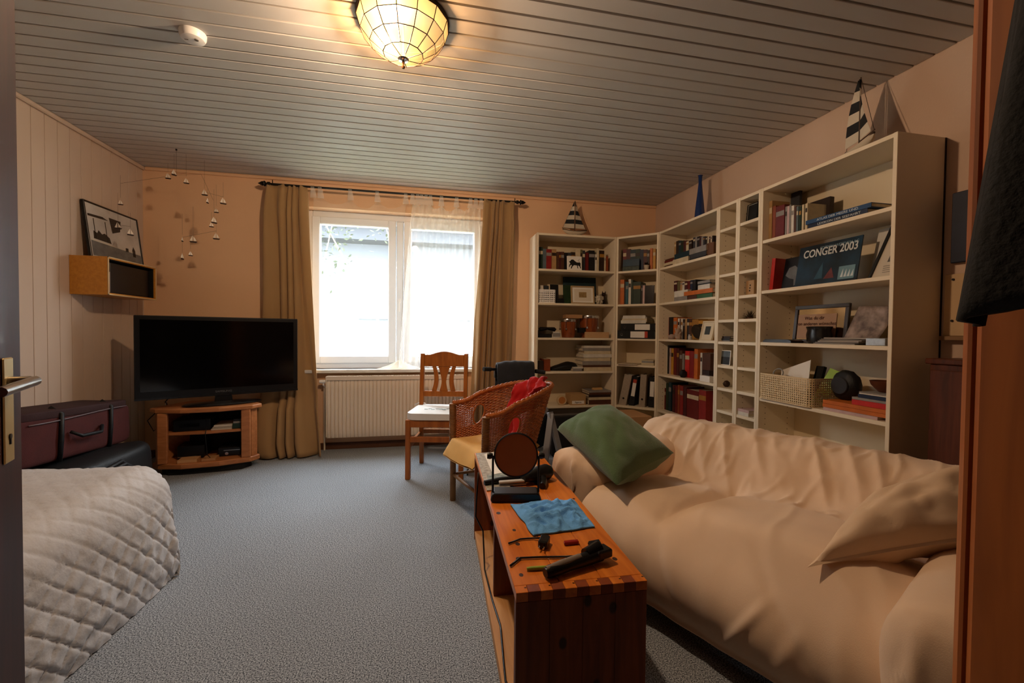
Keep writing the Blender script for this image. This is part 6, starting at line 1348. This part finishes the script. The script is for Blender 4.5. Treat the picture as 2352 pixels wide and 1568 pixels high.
def pillow(c4, th, name, mat, label, seed, seam=0, n=34):
    c4 = [V(c) for c in c4]; nrm = ((c4[1]-c4[0]).cross(c4[3]-c4[0])).normalized(); cen = sum(c4, V())/4
    def side(sg):
        def fn(u, v):
            p = c4[0].lerp(c4[1], u).lerp(c4[3].lerp(c4[2], u), v)
            q = 1-(2*u-1)**2; r = 1-(2*v-1)**2; pin = 1-.06*(q*(1-r)+r*(1-q))
            p = cen+(p-cen)*pin; hgt = th*(max(0, q)**.42)*(max(0, r)**.42)
            w_ = .010*noise.noise(V((u*5+seed, v*5, 1)))+.012*(1-abs(noise.noise(V((u*3+v*4, v*2-u, seed)))))**4
            return p+nrm*(sg*hgt+w_*min(1, q*r*3))
        return fn
    mb = MB().grid(n, n, side(1)).grid(n, n, side(-1))
    o = mb.build(name, mat, None, smooth=True, label=label, cat='cushion')
    if seam:
        ed = []
        for k_ in range(4*24):
            s = k_/24; i = int(s); f = s-i; a, b2 = c4[i], c4[(i+1) % 4]; p = a.lerp(b2, f); p = cen+(p-cen)*(1-.06*(1-(2*f-1)**2)); ed.append(p)
        mb = MB()
        m = len(ed)
        for k_ in range(m):
            a, b2 = ed[k_], ed[(k_+1) % m]; mb.add([a, b2, cen+(b2-cen)*1.07+nrm*.004, cen+(a-cen)*1.07+nrm*.004], [(0, 1, 2, 3)])
        mb.build('flange', mat, o, smooth=True)
    return o
pillow([on(1278, 985, 'z', .60), on(1400, 930, 'z', .72), on(1548, 1040, 'z', .53), on(1416, 1114, 'z', .475)], .125, 'green_pillow', GREENC, 'sage green pillow lying over the far arm of the sofa', 3)
pillow([on(1870, 1292, 'z', .45), on(1990, 1150, 'z', .56), on(2300, 1070, 'z', .68), on(2275, 1225, 'z', .56)], .10, 'cream_pillow', COVER2, 'cream pillow with flat seam leaning on the near sofa arm', 8, seam=1)

# ------------------------------------------------------------------ right wall: cabinet, picture, board; jacket in the doorway
t = thing('dark_cabinet', (2.30, 1.22, 0), 'dark mahogany cabinet against the right wall past the bookcase', 'cabinet')
bx('body', DARKW, t, 2.215, .97, .05, 2.395, 1.47, .965, bevel=.003); bx('top_board', DARKW, t, 2.205, .955, .965, 2.397, 1.485, .99, bevel=.004); bx('plinth', DARKW, t, 2.235, .98, 0, 2.395, 1.46, .05)
bx('door', DARKW, t, 2.200, 1.225, .08, 2.2148, 1.46, .94, bevel=.003); bx('door', DARKW, t, 2.200, .98, .08, 2.2148, 1.215, .94, bevel=.003); MB().lathe([(0, -.02), (.011, -.02), (.007, 0), (0, 0)], (2.2, 1.24, .55), 12, 'x').build('knob', BRASS, t)
o = MB().box(2.375, 1.06, 1.425, 2.399, 1.51, 1.745).build('painting', P('night_blue', '1A2238', .5, var=.4, vscale=9), None, bevel=.003, label='dark blue unframed painting on the right wall', cat='painting')
bx('dark_figure', P('night_brown', '1C0F0C', .6, var=.3, vscale=12), o, 2.374, 1.10, 1.43, 2.3752, 1.41, 1.60)
t = thing('pin_board', (2.38, 1.28, 1.07), 'pale wooden board on the right wall below the dark painting', 'board')
bx('panel', P('pale_ply', 'CDAE84', .7, var=.1, vscale=5), t, 2.385, 1.0, 1.09, 2.3995, 1.535, 1.375, bevel=.002); bx('ledge', P('ledge_wood', '8A6A48', .6), t, 2.36, 1.0, 1.07, 2.3995, 1.535, 1.0895, bevel=.002)
for y_, z_ in ((1.50, 1.35), (1.43, 1.16), (1.50, 1.16)): MB().lathe([(0, -.006), (.005, -.006), (.005, 0), (0, 0)], (2.385, y_, z_), 8, 'x').build('pin', IRON, t)
t = thing('jacket', (.455, .22, 1.105), 'black jacket hanging from the door frame at right edge', 'jacket')
def jk(u, v):
    z = 1.108+(1.72-1.108)*v; a = 2*PI*u
    wl_ = .085*(1-v)**1.0+.03; dl_ = .075*(1-.55*v)
    fo = 1+.16*math.sin(6*a+v*2)*(1-.6*v)+.08*math.sin(11*a)
    x = .500-wl_*.30*(1-v*.55)+wl_*.28*math.cos(a)*fo*(1-.35*v); y_ = .205+.03*v*0+dl_*math.sin(a)*fo
    return V((min(x, .5085), y_, z+.012*math.sin(2*a+1)*(1-v)))
MB().grid(72, 40, jk, cu=True).build('cloth', JACKET, t, smooth=True, solid=.004)
MB().tube([(.49, .18, 1.70), (.485, .205, 1.735), (.49, .23, 1.70)], .004, 6).build('hanging_loop', BLACKN, t)
MB().tube([(.51, .205, 1.74), (.475, .205, 1.73), (.468, .205, 1.75)], .006, 8).build('coat_hook', STEEL, jr, smooth=True)
